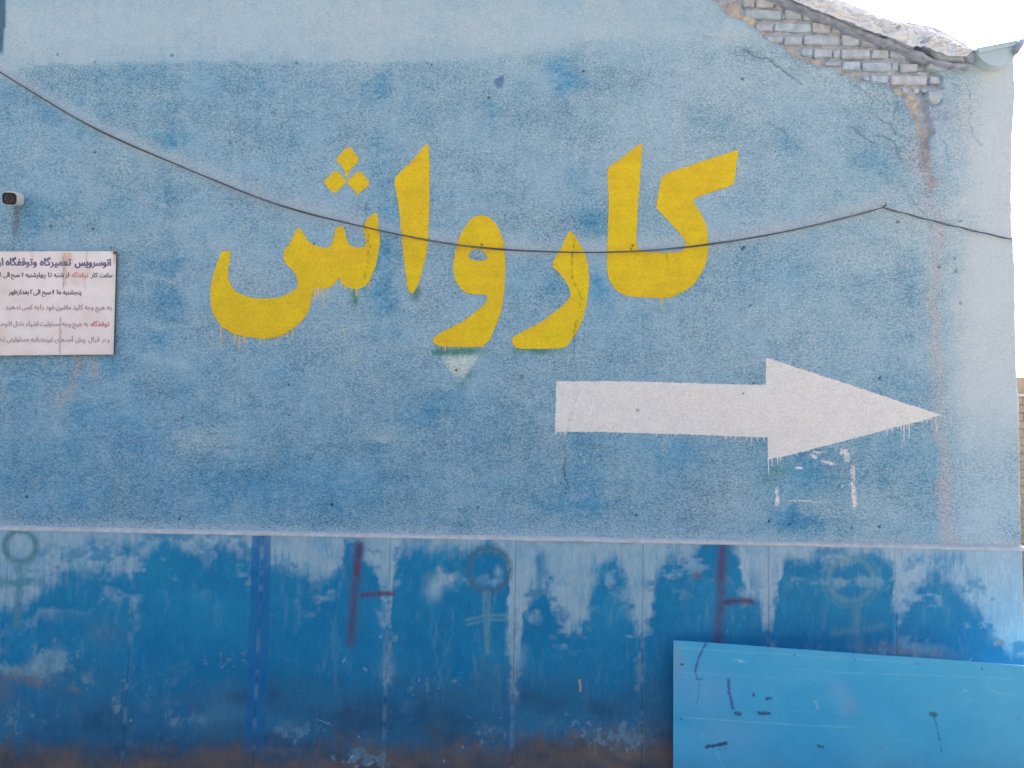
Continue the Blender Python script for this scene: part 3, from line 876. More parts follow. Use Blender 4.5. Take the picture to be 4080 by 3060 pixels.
    for x, y, rx, ry, a, k in ((40, 1462, 40, 12, .6, 0), (80, 1478, 26, 10, .5, 0), (12, 1490, 20, 30, .4, 0), (160, 1490, 20, 8, .4, 0), (20, 1640, 30, 20, .5, 1),
                               (1955, 1408, 34, 10, .45, 2), (2010, 1412, 50, 10, .35, 2), (1900, 1400, 40, 10, .3, 2), (230, 1365, 40, 30, .2, 0),
                               (600, 1620, 40, 10, .4, 0), (960, 1500, 50, 20, .25, 1), (1350, 1625, 60, 14, .5, 0)):
        c = mixc(c, (pc(118, 106, 102), pc(66, 66, 78), pc(146, 124, 126))[k], a * blob(wx, wy, x, y, rx, ry) * (0.5 + 0.9 * vn(X / 8, Y / 8, 123)))
    # flaked patches with ragged edges
    fm = np.zeros(X.shape)
    for x, y, rx, ry, a in ((112, 1428, 70, 42, 1.), (50, 1452, 60, 20, 1.), (190, 1470, 34, 16, .8), (410, 1555, 70, 18, .7), (645, 1575, 70, 26, .8), (790, 1640, 70, 18, .9),
                            (255, 1520, 12, 34, .9), (1050, 1585, 36, 24, .8), (1320, 1590, 90, 30, .8), (1110, 1400, 18, 100, .9), (842, 1420, 16, 90, .8), (1955, 1398, 70, 18, .9),
                            (500, 1420, 120, 40, .35), (930, 1480, 120, 40, .3), (300, 1480, 60, 50, .4), (1380, 1450, 14, 60, .6), (30, 1550, 50, 40, .5), (1240, 1560, 80, 30, .4), (290, 1330, 16, 60, .6)):
        fm = np.maximum(fm, a * blob(wx, wy, x, y, rx, ry))
    fr_ = sstep(0.02, 0.22, fbm(X / 12, Y / 15, 165, 6, .72) + 0.75 * fm - 0.40)
    c = mixc(c, mixc(np.broadcast_to(pc(112, 148, 164), X.shape + (3,)), pc(86, 122, 146), .5 + n2), 0.70 * fr_ * sstep(.05, .3, fm))
    c = c * (1 + 0.10 * nf + 0.05 * fbm(X / 3, Y / 9, 167, 2))[..., None]
    for x, y, rx, ry, a in ((720, 1560, 70, 30, .5), (960, 1560, 90, 40, .5), (230, 1560, 60, 40, .35), (610, 1500, 90, 40, .35), (460, 1590, 80, 24, .4), (1420, 1530, 40, 110, .45), (1180, 1520, 80, 30, .35)):  # dark dirt; the tall patch left of the panel paints its contact shade
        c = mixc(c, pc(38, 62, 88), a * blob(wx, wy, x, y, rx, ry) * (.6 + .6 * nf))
    # chips and white splashes
    chips = (vn(X / 5, Y / 5, 127) > 0.955) & (vn(X / 60, Y / 60, 129) > 0.62)
    c = mixc(c, pc(120, 145, 168), 0.25 * chips * (Y > 1400))
    for x, y, rx, ry, r in ((745, 1425, 3, 10, .4), (790, 1446, 8, 3, .7), (822, 1375, 5, 3, 0), (760, 1634, 8, 5, -.5), (800, 1650, 14, 5, -.4), (770, 1655, 6, 4, 0),
                            (1000, 1613, 6, 3, .2), (960, 1645, 4, 5, 0), (1080, 1550, 3, 3, 0), (775, 1592, 4, 4, 0), (283, 1556, 4, 5, .4), (258, 1230, 1.6, 14, 0),
                            (310, 1232, 1.5, 9, 0), (824, 1292, 5, 5, 0), (1360, 1374, 14, 3, .1), (700, 1560, 30, 2, .4), (905, 1470, 2, 5, 0),
                            (564, 1190, 1.2, 40, 0), (561, 1310, 1.2, 14, 0), (1652, 1395, 3, 4, 0), (2095, 1425, 2, 10, .5), (1570, 1365, 2.4, 4, 0)):
        c = mixc(c, pc(150, 172, 192), 0.55 * sstep(.45, .95, blob(wx * .3 + X * .7, wy * .3 + Y * .7, x, y, rx, ry, r)))
    c = mixc(c, pc(190, 160, 120), 0.9 * np.exp(-((X - 1252 - 2 * np.sin((Y - 1470) / 12)) / 1.8) ** 2) * (np.abs(Y - 1482) < 14))
    # overpainted purple-blue stripe
    sx = np.interp(Y, (1152, 1300, 1450, 1640), (565, 562, 556, 548))
    sw = np.interp(Y, (1152, 1640), (20.5, 22))
    strip = sstep(1150, 1156, Y) * (1 - sstep(1560, 1650, Y + 10 * n2)) * (1 - sstep(-1.6, 1.6, np.abs(X - sx + 1.5 * n2) - sw))
    c = mixc(c, pc(22, 95, 148), 0.85 * strip * (0.9 + 0.25 * st))
    # dark red sprayed strokes
    sw_ = lambda pts, w: np.exp(-(dpoly(wx * .2 + X * .8, wy * .2 + Y * .8, np.array(pts, float), 50) / w) ** 2)
    red = np.maximum.reduce([0.95 * sw_([(777, 1176), (772, 1205), (770, 1240)], 10), 0.72 * sw_([(770, 1240), (764, 1300), (758, 1386)], 11),
                             0.9 * sw_([(783, 1286), (812, 1283), (848, 1281)], 6),
                             0.85 * sw_([(1562, 1186), (1558, 1250)], 11), 0.68 * sw_([(1558, 1250), (1555, 1320), (1550, 1386)], 12),
                             0.95 * sw_([(1564, 1302), (1595, 1298), (1622, 1299)], 7), 0.6 * sw_([(1503, 1242), (1508, 1244)], 9)])
    c = mixc(c, pc(76, 62, 90), np.clip(red * (0.85 + 0.3 * vn(X / 7, Y / 9, 131)), 0, .92))
    c = mixc(c, pc(108, 38, 54), np.clip(sstep(.78, 1., red) * .5 * sstep(.3, .6, vn(X / 16, Y / 22, 147)), 0, 1))
    # scratched-over ring and cross signs
    ring = lambda cx, cy, rx, ry, w, off: np.exp(-((np.hypot((X - cx) / rx, (Y - cy) / ry) - 1 - off) * rx / w) ** 2)
    t = 0.7 + 0.6 * vn(X / 6, Y / 6, 133)
    s1 = np.maximum.reduce([ring(44, 1180, 34, 33, 7, 0), 0.7 * sw_([(41, 1215), (40, 1270), (37, 1350)], 8), 0.45 * sw_([(2, 1256), (90, 1258)], 9)])
    c = mixc(c, pc(72, 120, 132), 1.0 * s1 * t)
    s2 = np.maximum.reduce([0.9 * ring(1056, 1231, 45, 47, 3.2, 0), 0.7 * ring(1057, 1233, 45, 47, 2.2, -.14), 0.5 * ring(1056, 1231, 45, 47, 2.5, .12)])
    c = mixc(c, pc(60, 96, 120), 1.1 * s2 * t)
    s2 = np.maximum.reduce([0.9 * sw_([(1044, 1282), (1046, 1340), (1052, 1400)], 2.6), 0.9 * sw_([(1057, 1282), (1056, 1340), (1054, 1410)], 2.6), 0.6 * sw_([(1050, 1282), (1054, 1408)], 7),
                            0.9 * sw_([(1006, 1340), (1050, 1330), (1098, 1327)], 3), 0.8 * sw_([(1010, 1350), (1055, 1338), (1100, 1338)], 3)])
    c = mixc(c, pc(92, 134, 150), 0.9 * s2 * t)
    s3 = np.maximum.reduce([0.8 * ring(1838, 1252, 48, 46, 8, 0), 0.4 * ring(1838, 1252, 48, 46, 4, .3), 0.6 * sw_([(1846, 1300), (1850, 1340), (1858, 1412)], 10), 0.5 * sw_([(1802, 1368), (1850, 1362), (1906, 1352)], 8)])
    c = mixc(c, pc(92, 134, 150), 0.85 * s3 * t)
    # a gouge in the last slab
    gg = blob(wx, wy, 2155, 1390, 14, 9)
    c = mixc(c, pc(150, 140, 136), .8 * sstep(.3, .7, gg))
    dep = 0.0007 * fbm(X / 20, Y / 30, 137, 4) + 0.008 * sstep(.4, .8, gg) + 0.0025 * chips
    return c, dep


for k in range(len(JX) - 1):
    x0, x1 = JX[k] + 0.0004, JX[k + 1] - 0.0004
    fine = k >= 1
    sx = np.linspace(x0, x1, 112 if fine else 24)
    tz = np.linspace(0, 1, 190 if fine else 40)
    GXs, T = np.meshgrid(sx, tz)
    zt = ledge_z(GXs) - 0.004
    GZs = 0.0 + T * zt
    if k == len(JX) - 2:
        GXs = GXs + np.clip((GXs - (x1 - .1)) / .1, 0, 1) * 0.008 * fbm(GZs * 15, GZs * 0, 9, 4)
    X_, Y_ = proj(GXs, GZs, SLAB_Y)
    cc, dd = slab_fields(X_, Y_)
    tilt = random.uniform(-0.0012, 0.0012)
    ed = np.minimum(GXs - x0, x1 - GXs)
    dd = dd + 0.0018 * np.exp(-ed / 0.004) * (0.4 + 0.8 * vn(GZs * 40, GXs * 0 + k, 161))
    cc = mixc(cc, pc(120, 150, 174), 0.55 * np.exp(-(ed / 0.008) ** 2) * sstep(.45, .8, vn(GZs * 22, GXs * 3, 163)))
    Vs = np.stack([GXs, SLAB_Y + dd + tilt, GZs], -1)
    # turn the sides back so that every slab has its own thickness
    lft, rgt = Vs[:, :1].copy(), Vs[:, -1:].copy()
    lft[..., 1] = 0.05; rgt[..., 1] = 0.05 if k < len(JX) - 2 else 0.4
    Vs = np.concatenate([lft, Vs, rgt], 1); cc = np.concatenate([cc[:, :1], cc, cc[:, -1:]], 1)
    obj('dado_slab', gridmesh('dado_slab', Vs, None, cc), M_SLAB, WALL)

# sloping mortar ledge on top of the slabs
lx = np.concatenate([np.arange(XL, x_in, 0.05), np.linspace(x_in, float(P(4072, 2190)[0]) + 0.004, 640)])
lz = ledge_z(lx)
rows = []
for k, (y, z) in enumerate(((SLAB_Y + 0.012, -0.012), (SLAB_Y - 0.004, -0.004), (SLAB_Y - 0.005, 0.003), (SLAB_Y + 0.004, 0.011), (-0.006, 0.018), (0.02, 0.024))):
    rows.append(np.stack([lx, y + 0.0016 * fbm(lx * 18, lx * 0 + k, 3, 3), lz + z + 0.0026 * fbm(lx * 12, lx * 0 + k * 2.0, 8, 4)], -1))
obj('ledge', gridmesh('ledge', np.stack(rows, 0)), M_LEDGE, WALL)

# ---- painted letters and arrow: paint films standing just proud of the plaster
def resample(pts, step):
    p = np.asarray(pts, float); q = np.roll(p, -1, 0); out = []
    for a, b in zip(p, q):
        n = max(1, int(np.hypot(*(b - a)) / step))
        for i in range(n): out.append(a + (b - a) * i / n)
    return np.array(out)


def chaikin(p, n=2):
    p = np.asarray(p, float)
    for _ in range(n):
        q = np.roll(p, -1, 0)
        p = np.stack([p * 0.78 + q * 0.22, p * 0.22 + q * 0.78], 1).reshape(-1, 2)
    return p


def film(name, loops, base, alt, parent, y=-0.0021, rough=1.0, inner=7.5, smooth=2, drips=(), dcol=None, crk=0.75, var=1.0):
    """loops in photo px -> thin paint film with its own wear; drips: (x, y0, y1, width)"""
    bl = []
    for lp in loops:
        r = resample(chaikin(lp, smooth) if smooth else np.asarray(lp, float), 4.5)
        r = r + np.stack([fbm(r[:, 0] / 7, r[:, 1] / 7, 201, 2), fbm(r[:, 0] / 7, r[:, 1] / 7, 205, 2)], -1) * 2.4 * rough
        bl.append(r)
    allp = np.vstack(bl)
    gx, gy = np.meshgrid(np.arange(allp[:, 0].min(), allp[:, 0].max(), inner), np.arange(allp[:, 1].min(), allp[:, 1].max(), inner))
    gx = (gx + np.random.RandomState(3).uniform(-2, 2, gx.shape)).ravel(); gy = (gy + np.random.RandomState(4).uniform(-2, 2, gy.shape)).ravel()
    ins = np.zeros(gx.shape, bool)
    dmin = np.full(gx.shape, 1e9)
    for r in bl:
        ins ^= inpoly(gx, gy, r)
        for a in range(0, len(r), 400):
            dmin = np.minimum(dmin, np.sqrt(((gx[:, None] - r[None, a:a + 400, 0]) ** 2 + (gy[:, None] - r[None, a:a + 400, 1]) ** 2)).min(1))
    ok = ins & (dmin > 4)
    pts = [Vector((float(a), float(b))) for a, b in allp] + [Vector((float(a), float(b))) for a, b in zip(gx[ok], gy[ok])]
    edges = []; o = 0
    for r in bl:
        n = len(r); edges += [(o + i, o + (i + 1) % n) for i in range(n)]; o += n
    vs, _, fs, *_r = delaunay_2d_cdt(pts, edges, [], 0, 0.01)
    vp_ = np.array([(q.x, q.y) for q in vs])
    fa = np.array([list(q) for q in fs])
    ctr_ = vp_[fa].mean(1)
    ki = np.zeros(len(fa), bool)
    for r in bl: ki ^= inpoly(ctr_[:, 0], ctr_[:, 1], r)
    fa = fa[ki]
    d = np.full(len(vp_), 1e9)
    for r in bl:
        for a in range(0, len(r), 400):
            d = np.minimum(d, np.sqrt(((vp_[:, None, 0] - r[None, a:a + 400, 0]) ** 2 + (vp_[:, None, 1] - r[None, a:a + 400, 1]) ** 2)).min(1))
    X, Y = vp_[:, 0] / S2, vp_[:, 1] / S2
    cc = mixc(np.broadcast_to(base, X.shape + (3,)), alt, 0.45 + 0.6 * fbm(X / 50, Y / 50, 211, 4) + 0.45 * np.exp(-d / 16.0) * vn(X / 30, Y / 30, 213))
    cc = mixc(cc, base * np.array([0.72, 0.86, 1.5]), var * 0.3 * np.exp(-d / 14.0) * sstep(.0, .5, fbm(X / 12, Y / 12, 215, 4, .65)))
    cc = cc * (1 + var * 0.09 * fbm(X / 26, Y / 26, 217, 4, .6) + var * 0.05 * fbm(X / 70, Y / 6, 219, 3))[:, None]
    ck, hl = crack_hole(X, Y)
    cc = mixc(cc, base * 0.22, crk * np.clip(ck, 0, 1)); cc = mixc(cc, pc(50, 42, 36), 0.95 * hl)
    W = P(vp_[:, 0], vp_[:, 1], y)
    W[:, 1] += 0.0015 * hl
    # front face plus a thin rim back to the plaster
    v = W.tolist(); f = fa[:, ::1].tolist(); cl = cc.tolist(); gr = [0.9] * len(v)
    # orient towards the camera
    a_, b_, c_ = W[fa[0]]
    if np.cross(b_ - a_, c_ - a_)[1] > 0: f = [q[::-1] for q in f]
    o = 0
    rs = random.Random(len(v))
    for (x, y0, y1, w) in drips:
        nseg = 6; st = len(v)
        for i in range(nseg + 1):
            t = i / nseg
            ww = w * (1 - 0.55 * t) * rs.uniform(0.8, 1.2) if i < nseg else w * 0.25
            xx = x + rs.uniform(-0.6, 0.6)
            pa, pb = P(xx - ww, y0 + (y1 - y0) * t, y + 0.0007), P(xx + ww, y0 + (y1 - y0) * t, y + 0.0007)
            v += [pa.tolist(), pb.tolist()]
            dc = dcol if dcol is not None else base
            cl += [list(dc), list(dc)]; gr += [0.5, 0.5]
        for i in range(nseg):
            f.append((st + 2 * i, st + 2 * i + 2, st + 2 * i + 3, st + 2 * i + 1))
    me = pymesh(name, v, f, True)
    for nm, arr in (('Col', np.array(cl)), ('Msk', np.stack([gr, gr, gr], -1))):
        at = me.color_attributes.new(nm, 'FLOAT_COLOR', 'POINT')
        at.data.foreach_set('color', np.concatenate([arr, np.ones((len(arr), 1))], 1).astype(np.float32).ravel())
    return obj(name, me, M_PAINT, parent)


YEL, YEL2, YDR = pc(228, 187, 30), pc(212, 174, 40), pc(196, 172, 108)


def cd(lst, ox, oy, w):
    k = w / 2212
    return [(ox + x * k, oy + a * k, oy + b * k, ww * k) for x, a, b, ww in lst]


SHIN = crop([(250, 385), (320, 388), (328, 420), (318, 520), (302, 590), (300, 680), (330, 770), (400, 845), (500, 885), (620, 912), (760, 908),
             (880, 895), (980, 850), (1060, 795), (1072, 745), (1050, 660), (1015, 600), (950, 540), (915, 490), (905, 440), (925, 370), (960, 325),
             (985, 290), (1010, 240), (1040, 170), (1060, 132), (1095, 132), (1120, 175), (1150, 225), (1190, 285), (1240, 320), (1310, 340),
             (1390, 350), (1430, 335), (1450, 290), (1470, 200), (1490, 135), (1520, 112), (1560, 115), (1585, 150), (1600, 220), (1615, 280),
             (1640, 325), (1700, 345), (1770, 350), (1810, 335), (1818, 290), (1810, 210), (1785, 110), (1850, 20), (1900, -30), (1925, -40),
             (1940, -20), (1955, 40), (1962, 140), (1978, 250), (1970, 340), (1955, 430), (1930, 540), (1895, 640), (1860, 720), (1820, 770),
             (1760, 800), (1700, 808), (1640, 800), (1580, 770), (1545, 725), (1525, 670), (1505, 705), (1470, 755), (1420, 795), (1340, 805),
             (1245, 785), (1240, 830), (1215, 940), (1200, 1030), (1150, 1120), (1080, 1195), (980, 1270), (880, 1325), (780, 1350), (680, 1358),
             (560, 1340), (450, 1320), (330, 1285), (230, 1220), (150, 1110), (115, 1010), (103, 900), (108, 780), (130, 670), (165, 550),
             (200, 460), (225, 410)], 800, 860, 800)
shin = film('painted_letter', [SHIN], YEL, YEL2, WALL,
            drips=cd([(222, 1190, 1445, 7), (378, 1290, 1410, 10), (424, 1300, 1495, 8), (480, 1310, 1395, 13), (700, 1340, 1400, 7), (852, 1320, 1385, 8),
                      (900, 1300, 1350, 8), (955, 1270, 1345, 10), (1010, 1245, 1350, 7), (1262, 785, 935, 14), (1295, 795, 900, 12), (1340, 795, 870, 12),
                      (1355, 850, 1020, 8), (1400, 785, 860, 7), (1548, 710, 800, 10), (1590, 770, 815, 8), (1665, 795, 830, 9), (1715, 800, 890, 12),
                      (1855, 700, 815, 6)], 800, 860, 800), dcol=YDR)
tag(shin, 'yellow toothed letter with a deep bowl at its left end')
for pts, dr in (([(1612, 70), (1640, 70), (1668, 95), (1745, 200), (1738, 235), (1640, 322), (1614, 402), (1598, 402), (1585, 318), (1492, 218), (1498, 190)], [(1606, 380, 440, 5)]),
                ([(1480, 330), (1505, 332), (1605, 445), (1600, 466), (1482, 580), (1460, 578), (1356, 466), (1358, 440)], []),
                ([(1735, 330), (1762, 335), (1866, 462), (1852, 492), (1745, 582), (1720, 586), (1612, 462), (1622, 440)], [(1724, 570, 655, 6)])):
    film('letter_dot', [crop(pts, 800, 560, 800)], YEL, YEL2, shin, drips=cd(dr, 800, 560, 800), dcol=YDR)
tag(film('painted_letter', [crop([(550, 92), (570, 95), (575, 160), (590, 340), (585, 500), (585, 700), (575, 1000), (566, 1180), (546, 1330), (521, 1419), (487, 1570),
                              (452, 1660), (412, 1730), (386, 1738), (351, 1710), (336, 1660), (326, 1550), (296, 1330), (276, 1070), (250, 830),
                              (235, 700), (205, 560), (192, 520), (215, 450), (300, 365), (400, 270), (470, 190), (520, 120)], 1500, 540, 800)],
         YEL, YEL2, WALL, drips=cd([(395, 1725, 1752, 8), (410, 1700, 1735, 6)], 1500, 540, 800), dcol=YDR), 'single yellow blade-shaped upright letter')
tag(film('painted_letter', [crop([(890, 45), (940, 55), (990, 90), (1040, 145), (1080, 210), (1110, 290), (1130, 380), (1142, 500), (1145, 650), (1135, 850), (1115, 1010),
                              (1095, 1110), (1065, 1210), (1020, 1310), (970, 1420), (910, 1490), (870, 1503), (650, 1500), (480, 1495), (380, 1475),
                              (345, 1450), (342, 1420), (360, 1390), (420, 1350), (520, 1295), (640, 1235), (720, 1185), (800, 1120), (880, 1055),
                              (925, 1010), (945, 970), (942, 922), (850, 922), (780, 918), (720, 905), (660, 860), (620, 820), (590, 750),
                              (570, 670), (572, 570), (585, 470), (605, 380), (640, 280), (690, 180), (750, 105), (820, 55)], 1600, 840, 800),
                            crop([(785, 415), (890, 425), (915, 455), (945, 510), (935, 535), (890, 548), (800, 545), (755, 525), (735, 490), (745, 465)], 1600, 840, 800)],
         YEL, YEL2, WALL, drips=cd([(480, 1485, 1550, 9), (455, 1480, 1515, 7), (510, 1490, 1515, 7), (545, 1490, 1520, 7), (585, 1490, 1512, 7), (625, 1490, 1520, 7), (680, 1490, 1515, 6),
                                    (725, 900, 930, 7), (880, 420, 478, 7), (830, 415, 440, 5)], 1600, 840, 800), dcol=YDR), 'yellow letter with a closed loop and a left-sweeping tail')
tag(film('painted_letter', [crop([(1860, 215), (1880, 225), (1920, 290), (1970, 370), (2010, 440), (2045, 540), (2060, 640), (2068, 750), (2062, 870), (2045, 1000), (2020, 1110),
                              (1985, 1220), (1940, 1320), (1890, 1400), (1830, 1480), (1790, 1508), (1700, 1520), (1500, 1522), (1270, 1520), (1225, 1475),
                              (1215, 1440), (1225, 1390), (1300, 1345), (1420, 1285), (1550, 1215), (1680, 1120), (1780, 1040), (1850, 960), (1862, 900),
                              (1845, 840), (1800, 760), (1740, 690), (1700, 645), (1665, 620), (1665, 580), (1690, 520), (1740, 440), (1790, 340),
                              (1830, 250)], 1600, 840, 800)], YEL, YEL2, WALL), 'yellow hook-shaped letter with a crack running down it')
tag(film('painted_letter', [crop([(700, 90), (718, 95), (718, 140), (705, 300), (690, 480), (675, 660), (668, 800), (662, 950), (652, 1100), (650, 1170), (665, 1230), (690, 1265),
                              (760, 1285), (900, 1288), (1050, 1290), (1140, 1280), (1175, 1255), (1195, 1200), (1185, 1150), (1130, 1080), (1040, 975),
                              (940, 870), (890, 820), (868, 785), (875, 740), (895, 640), (910, 540), (920, 475), (950, 440), (1010, 405), (1160, 360),
                              (1400, 275), (1600, 215), (1755, 160), (1778, 165), (1770, 230), (1745, 400), (1728, 540), (1640, 570), (1450, 635),
                              (1262, 700), (1290, 750), (1350, 830), (1400, 930), (1430, 1020), (1442, 1100), (1446, 1230), (1441, 1332), (1416, 1412),
                              (1371, 1512), (1311, 1612), (1221, 1692), (1121, 1747), (1021, 1782), (941, 1794), (821, 1787), (621, 1780), (501, 1752),
                              (411, 1687), (356, 1602), (331, 1502), (324, 1402), (330, 1290), (335, 1000), (345, 780), (345, 640), (335, 500),
                              (332, 400), (345, 355), (400, 310), (470, 260), (560, 190), (650, 115)], 2300, 540, 800)],
         YEL, YEL2, WALL, drips=cd([(925, 1780, 1915, 8), (950, 1785, 1830, 7), (985, 1785, 1815, 6), (1015, 1780, 1808, 6)], 2300, 540, 800), dcol=YDR),
    'two joined yellow letters, an upright and an angular hook')
k2 = 840 / 2212
ar = np.vstack([crop([(148, 365), (840, 365), (1400, 380), (2106, 401)], 2160, 1380, 840),
                crop([(240, 402), (240, 120), (258, 120), (600, 235), (1100, 395), (1500, 530), (1900, 660), (2085, 718), (1900, 775), (1600, 850), (1300, 930), (900, 1035),
                      (500, 1140), (290, 1182), (262, 1198), (262, 957), (100, 953)], 2960, 1380, 840),
                crop([(2106, 947), (1700, 932), (1200, 916), (700, 901), (135, 896)], 2160, 1380, 840)])
dr = cd([(268, 1180, 1350, 7), (305, 1180, 1265, 6), (365, 1160, 1250, 7), (395, 1150, 1205, 6), (1690, 825, 1000, 8), (1745, 810, 970, 8), (1515, 870, 940, 7),
         (2026, 735, 860, 6), (2036, 840, 920, 6), (1570, 860, 915, 7), (1930, 760, 818, 7), (92, 945, 1020, 7), (35, 945, 992, 7), (155, 948, 1010, 7), (225, 948, 1000, 7), (1660, 830, 890, 8), (1720, 815, 870, 8)], 2960, 1380, 840)
rr_ = random.Random(5)
for i in range(70):
    x = rr_.uniform(400, 1980)
    yb = 1182 - (x - 290) * (1182 - 718) / (2085 - 290) + (6 if x < 1500 else 2)
    if rr_.random() < 0.35 or 600 < x < 1350: continue
    dr += cd([(x, yb - 14, yb + rr_.uniform(8, 40), rr_.uniform(4, 7))], 2960, 1380, 840)
for i in range(26):
    x = rr_.choice((rr_.uniform(1880, 2100), rr_.uniform(140, 320), rr_.uniform(1200, 1400)))
    yb = 896 + (x - 135) * 0.0258
    dr += cd([(x, yb - 8, yb + rr_.uniform(8, 34), rr_.uniform(4, 7))], 2160, 1380, 840)
tag(film('painted_arrow', [ar], pc(214, 211, 212), pc(208, 207, 210), WALL, smooth=0, drips=dr, rough=1.1, crk=0.4, var=0.35, dcol=pc(190, 196, 206)), 'white arrow pointing right')

# ---- gutter at the eave, seen end on
GA, GB = crop([(1548, 680), (2105, 575)], 3440, 0, 640)
ga, gb = P(GA[0], GA[1], -0.07), P(GB[0], GB[1], -0.07)
gc = (ga + gb) / 2; gr_ = np.linalg.norm(gb - ga) / 2
gax = (gb - ga) / (2 * gr_); gdn = np.array([gax[2], 0, -gax[0]])
if gdn[2] > 0: gdn = -gdn
gutter = tag(obj('gutter', bpy.data.meshes.new('gutter'), M_GUTTER, WALL), None)
nA = 22
rows = []
for y, k in ((-0.07, 1.0), (-0.068, 1.0), (2.0, 1.0), (4.5, 1.0), (7.0, 1.0)):
    rows.append([gc + (gax * math.cos(a) + gdn * math.sin(a) * 1.02) * gr_ * k + np.array([0, y - gc[1], 0]) for a in np.linspace(0, math.pi, nA)])
out_ = np.array(rows)
inn = out_.copy(); cgy = gc + np.zeros(3)
for r in inn:
    yv = r[:, 1].copy(); r -= gc; r *= 0.965; r += gc; r[:, 1] = yv
v = np.vstack([out_.reshape(-1, 3), inn.reshape(-1, 3)])
f = []; m_ = len(rows); N = m_ * nA
for i in range(m_ - 1):
    for j in range(nA - 1):
        a = i * nA + j
        f.append((a, a + 1, a + nA + 1, a + nA)); f.append((N + a, N + a + nA, N + a + nA + 1, N + a + 1))
gutter.data = pymesh('gutter', v, f, True); gutter.data.materials.append(M_GUTTER)
cap = [gc + np.array([0, -0.076 - gc[1], 0])] + [gc + (gax * math.cos(a) + gdn * math.sin(a) * 1.02) * gr_ * 1.02 + np.array([0, -0.074 - gc[1], 0]) for a in np.linspace(0, math.pi, nA)]
cap2 = [p + np.array([0, 0.012, 0]) for p in cap]
f = [(0, i, i + 1) for i in range(1, nA)] + [(i, i + nA + 1, i + nA + 2, i + 1) for i in range(1, nA)]
obj('end_cap', pymesh('end_cap', [tuple(p) for p in cap + cap2], f), M_GUTTER, gutter)
q0 = gc + gax * gr_ * 1.0; q1 = gc - gax * gr_ * 1.0
fold = [q1 - gdn * 0.004, q0 - gdn * 0.004, q0 + gdn * 0.026 - gax * .004, q1 + gdn * 0.030 + gax * .006]
v = [(p[0], -0.084, p[2]) for p in fold] + [(p[0], -0.0765, p[2]) for p in fold]
obj('cap_fold', pymesh('cap_fold', v, [(0, 1, 2, 3), (4, 7, 6, 5)] + [(i, i + 4, (i + 1) % 4 + 4, (i + 1) % 4) for i in range(4)]), M_GUTTER, gutter)
bd = crop([(2095, 720), (2130, 660), (2165, 600), (2185, 565)], 3440, 0, 640)
obj('rolled_bead', tube('rolled_bead', [tuple(p) for p in P(bd[:, 0], bd[:, 1], np.array([-0.10, -0.09, -0.08, -0.07]))], [0.017, 0.019, 0.020, 0.017], 12), M_VERGE, gutter)

# ------------------------------------------------------------------ crumpled plastic sheet over the verge
def tarp_material():
    m, nt, b = nmat('white_plastic_sheeting')
    geo = nt.nodes.new('ShaderNodeNewGeometry')
    n1 = noise(nt, geo.outputs['Position'], 9.0, 4.0, 0.6, 1.2)
    n2 = noise(nt, geo.outputs['Position'], 15.0, 3.0, 0.55, 2.2)
    f = mrange(nt, n2, 0.56, 0.70)
    cc = mixrgb(nt, (0.72, 0.73, 0.75), (0.42, 0.43, 0.46), f)  # darker grey paints fold shading into the white sheet
    nt.links.new(cc, b.inputs['Base Color'])
    b.inputs['Roughness'].default_value = 0.4
    bp = nt.nodes.new('ShaderNodeBump'); bp.inputs['Distance'].default_value = 0.02; bp.inputs['Strength'].default_value = 0.5
    nt.links.new(n1, bp.inputs['Height']); nt.links.new(bp.outputs[0], b.inputs['Normal'])
    tr = nt.nodes.new('ShaderNodeBsdfTranslucent'); nt.links.new(cc, tr.inputs[0]); nt.links.new(bp.outputs[0], tr.inputs['Normal'])
    mx = nt.nodes.new('ShaderNodeMixShader'); mx.inputs[0].default_value = 0.06
    nt.links.new(b.outputs[0], mx.inputs[1]); nt.links.new(tr.outputs[0], mx.inputs[2])
    nt.links.new(mx.outputs[0], nt.nodes['Material Output'].inputs['Surface'])
    return m


lowT = D3([(-500, -480), (560, -60), (740, 12), (880, 68), (1000, 116), (1110, 155), (1220, 205), (1330, 232), (1480, 300), (1560, 300), (1640, 330), (1720, 362), (1835, 368)])
topT = D3([(-300, -640), (700, -180), (960, -24), (1060, 12), (1180, 60), (1310, 112), (1430, 134), (1540, 158), (1610, 168), (1690, 200), (1760, 240), (1830, 280), (1888, 322)])
NU, NV = 300, 34
uu = np.linspace(0, 1, NU)
par = lambda p: np.stack([np.interp(uu, np.linspace(0, 1, len(p)), p[:, 0]), np.interp(uu, np.linspace(0, 1, len(p)), p[:, 1])], -1)
lo_, hi_ = par(lowT), par(topT)
rows = []
for j in range(NV):
    t = j / (NV - 1)
    q = lo_ * (1 - t) + hi_ * t
    y = -0.075 + 0.11 * t
    if j == 0: q = q + np.stack([np.zeros(NU), 2.8 * fbm(uu * 60, uu * 0, 301, 4)], -1)
    w = PD(q[:, 0], q[:, 1], y)
    amp = math.sin(math.pi * min(t * 1.15, 1.0))
    nz = fbm(uu * 14 + t * 3.2, uu * 5 + t * 2.4, 303, 3, 0.5)
    rg = np.abs(fbm(uu * 26 - t * 4.0, uu * 3 + t * 2.0, 307, 2)) + 0.6 * np.abs(fbm(uu * 40 + t * 7.0, t * 3 - uu * 9, 311, 2))
    w[:, 1] += amp * (0.035 * nz - 0.05 * rg + 0.012)
    rows.append(w)
back = rows[-1].copy(); back[:, 1] += 0.7; back[:, 2] -= 0.16
rows.append(back)
tarp = obj('plastic_sheet', gridmesh('plastic_sheet', np.stack(rows, 0)), tarp_material())
tag(tarp, 'crumpled white plastic sheet draped over the roof verge above bare bricks', 'plastic sheet')

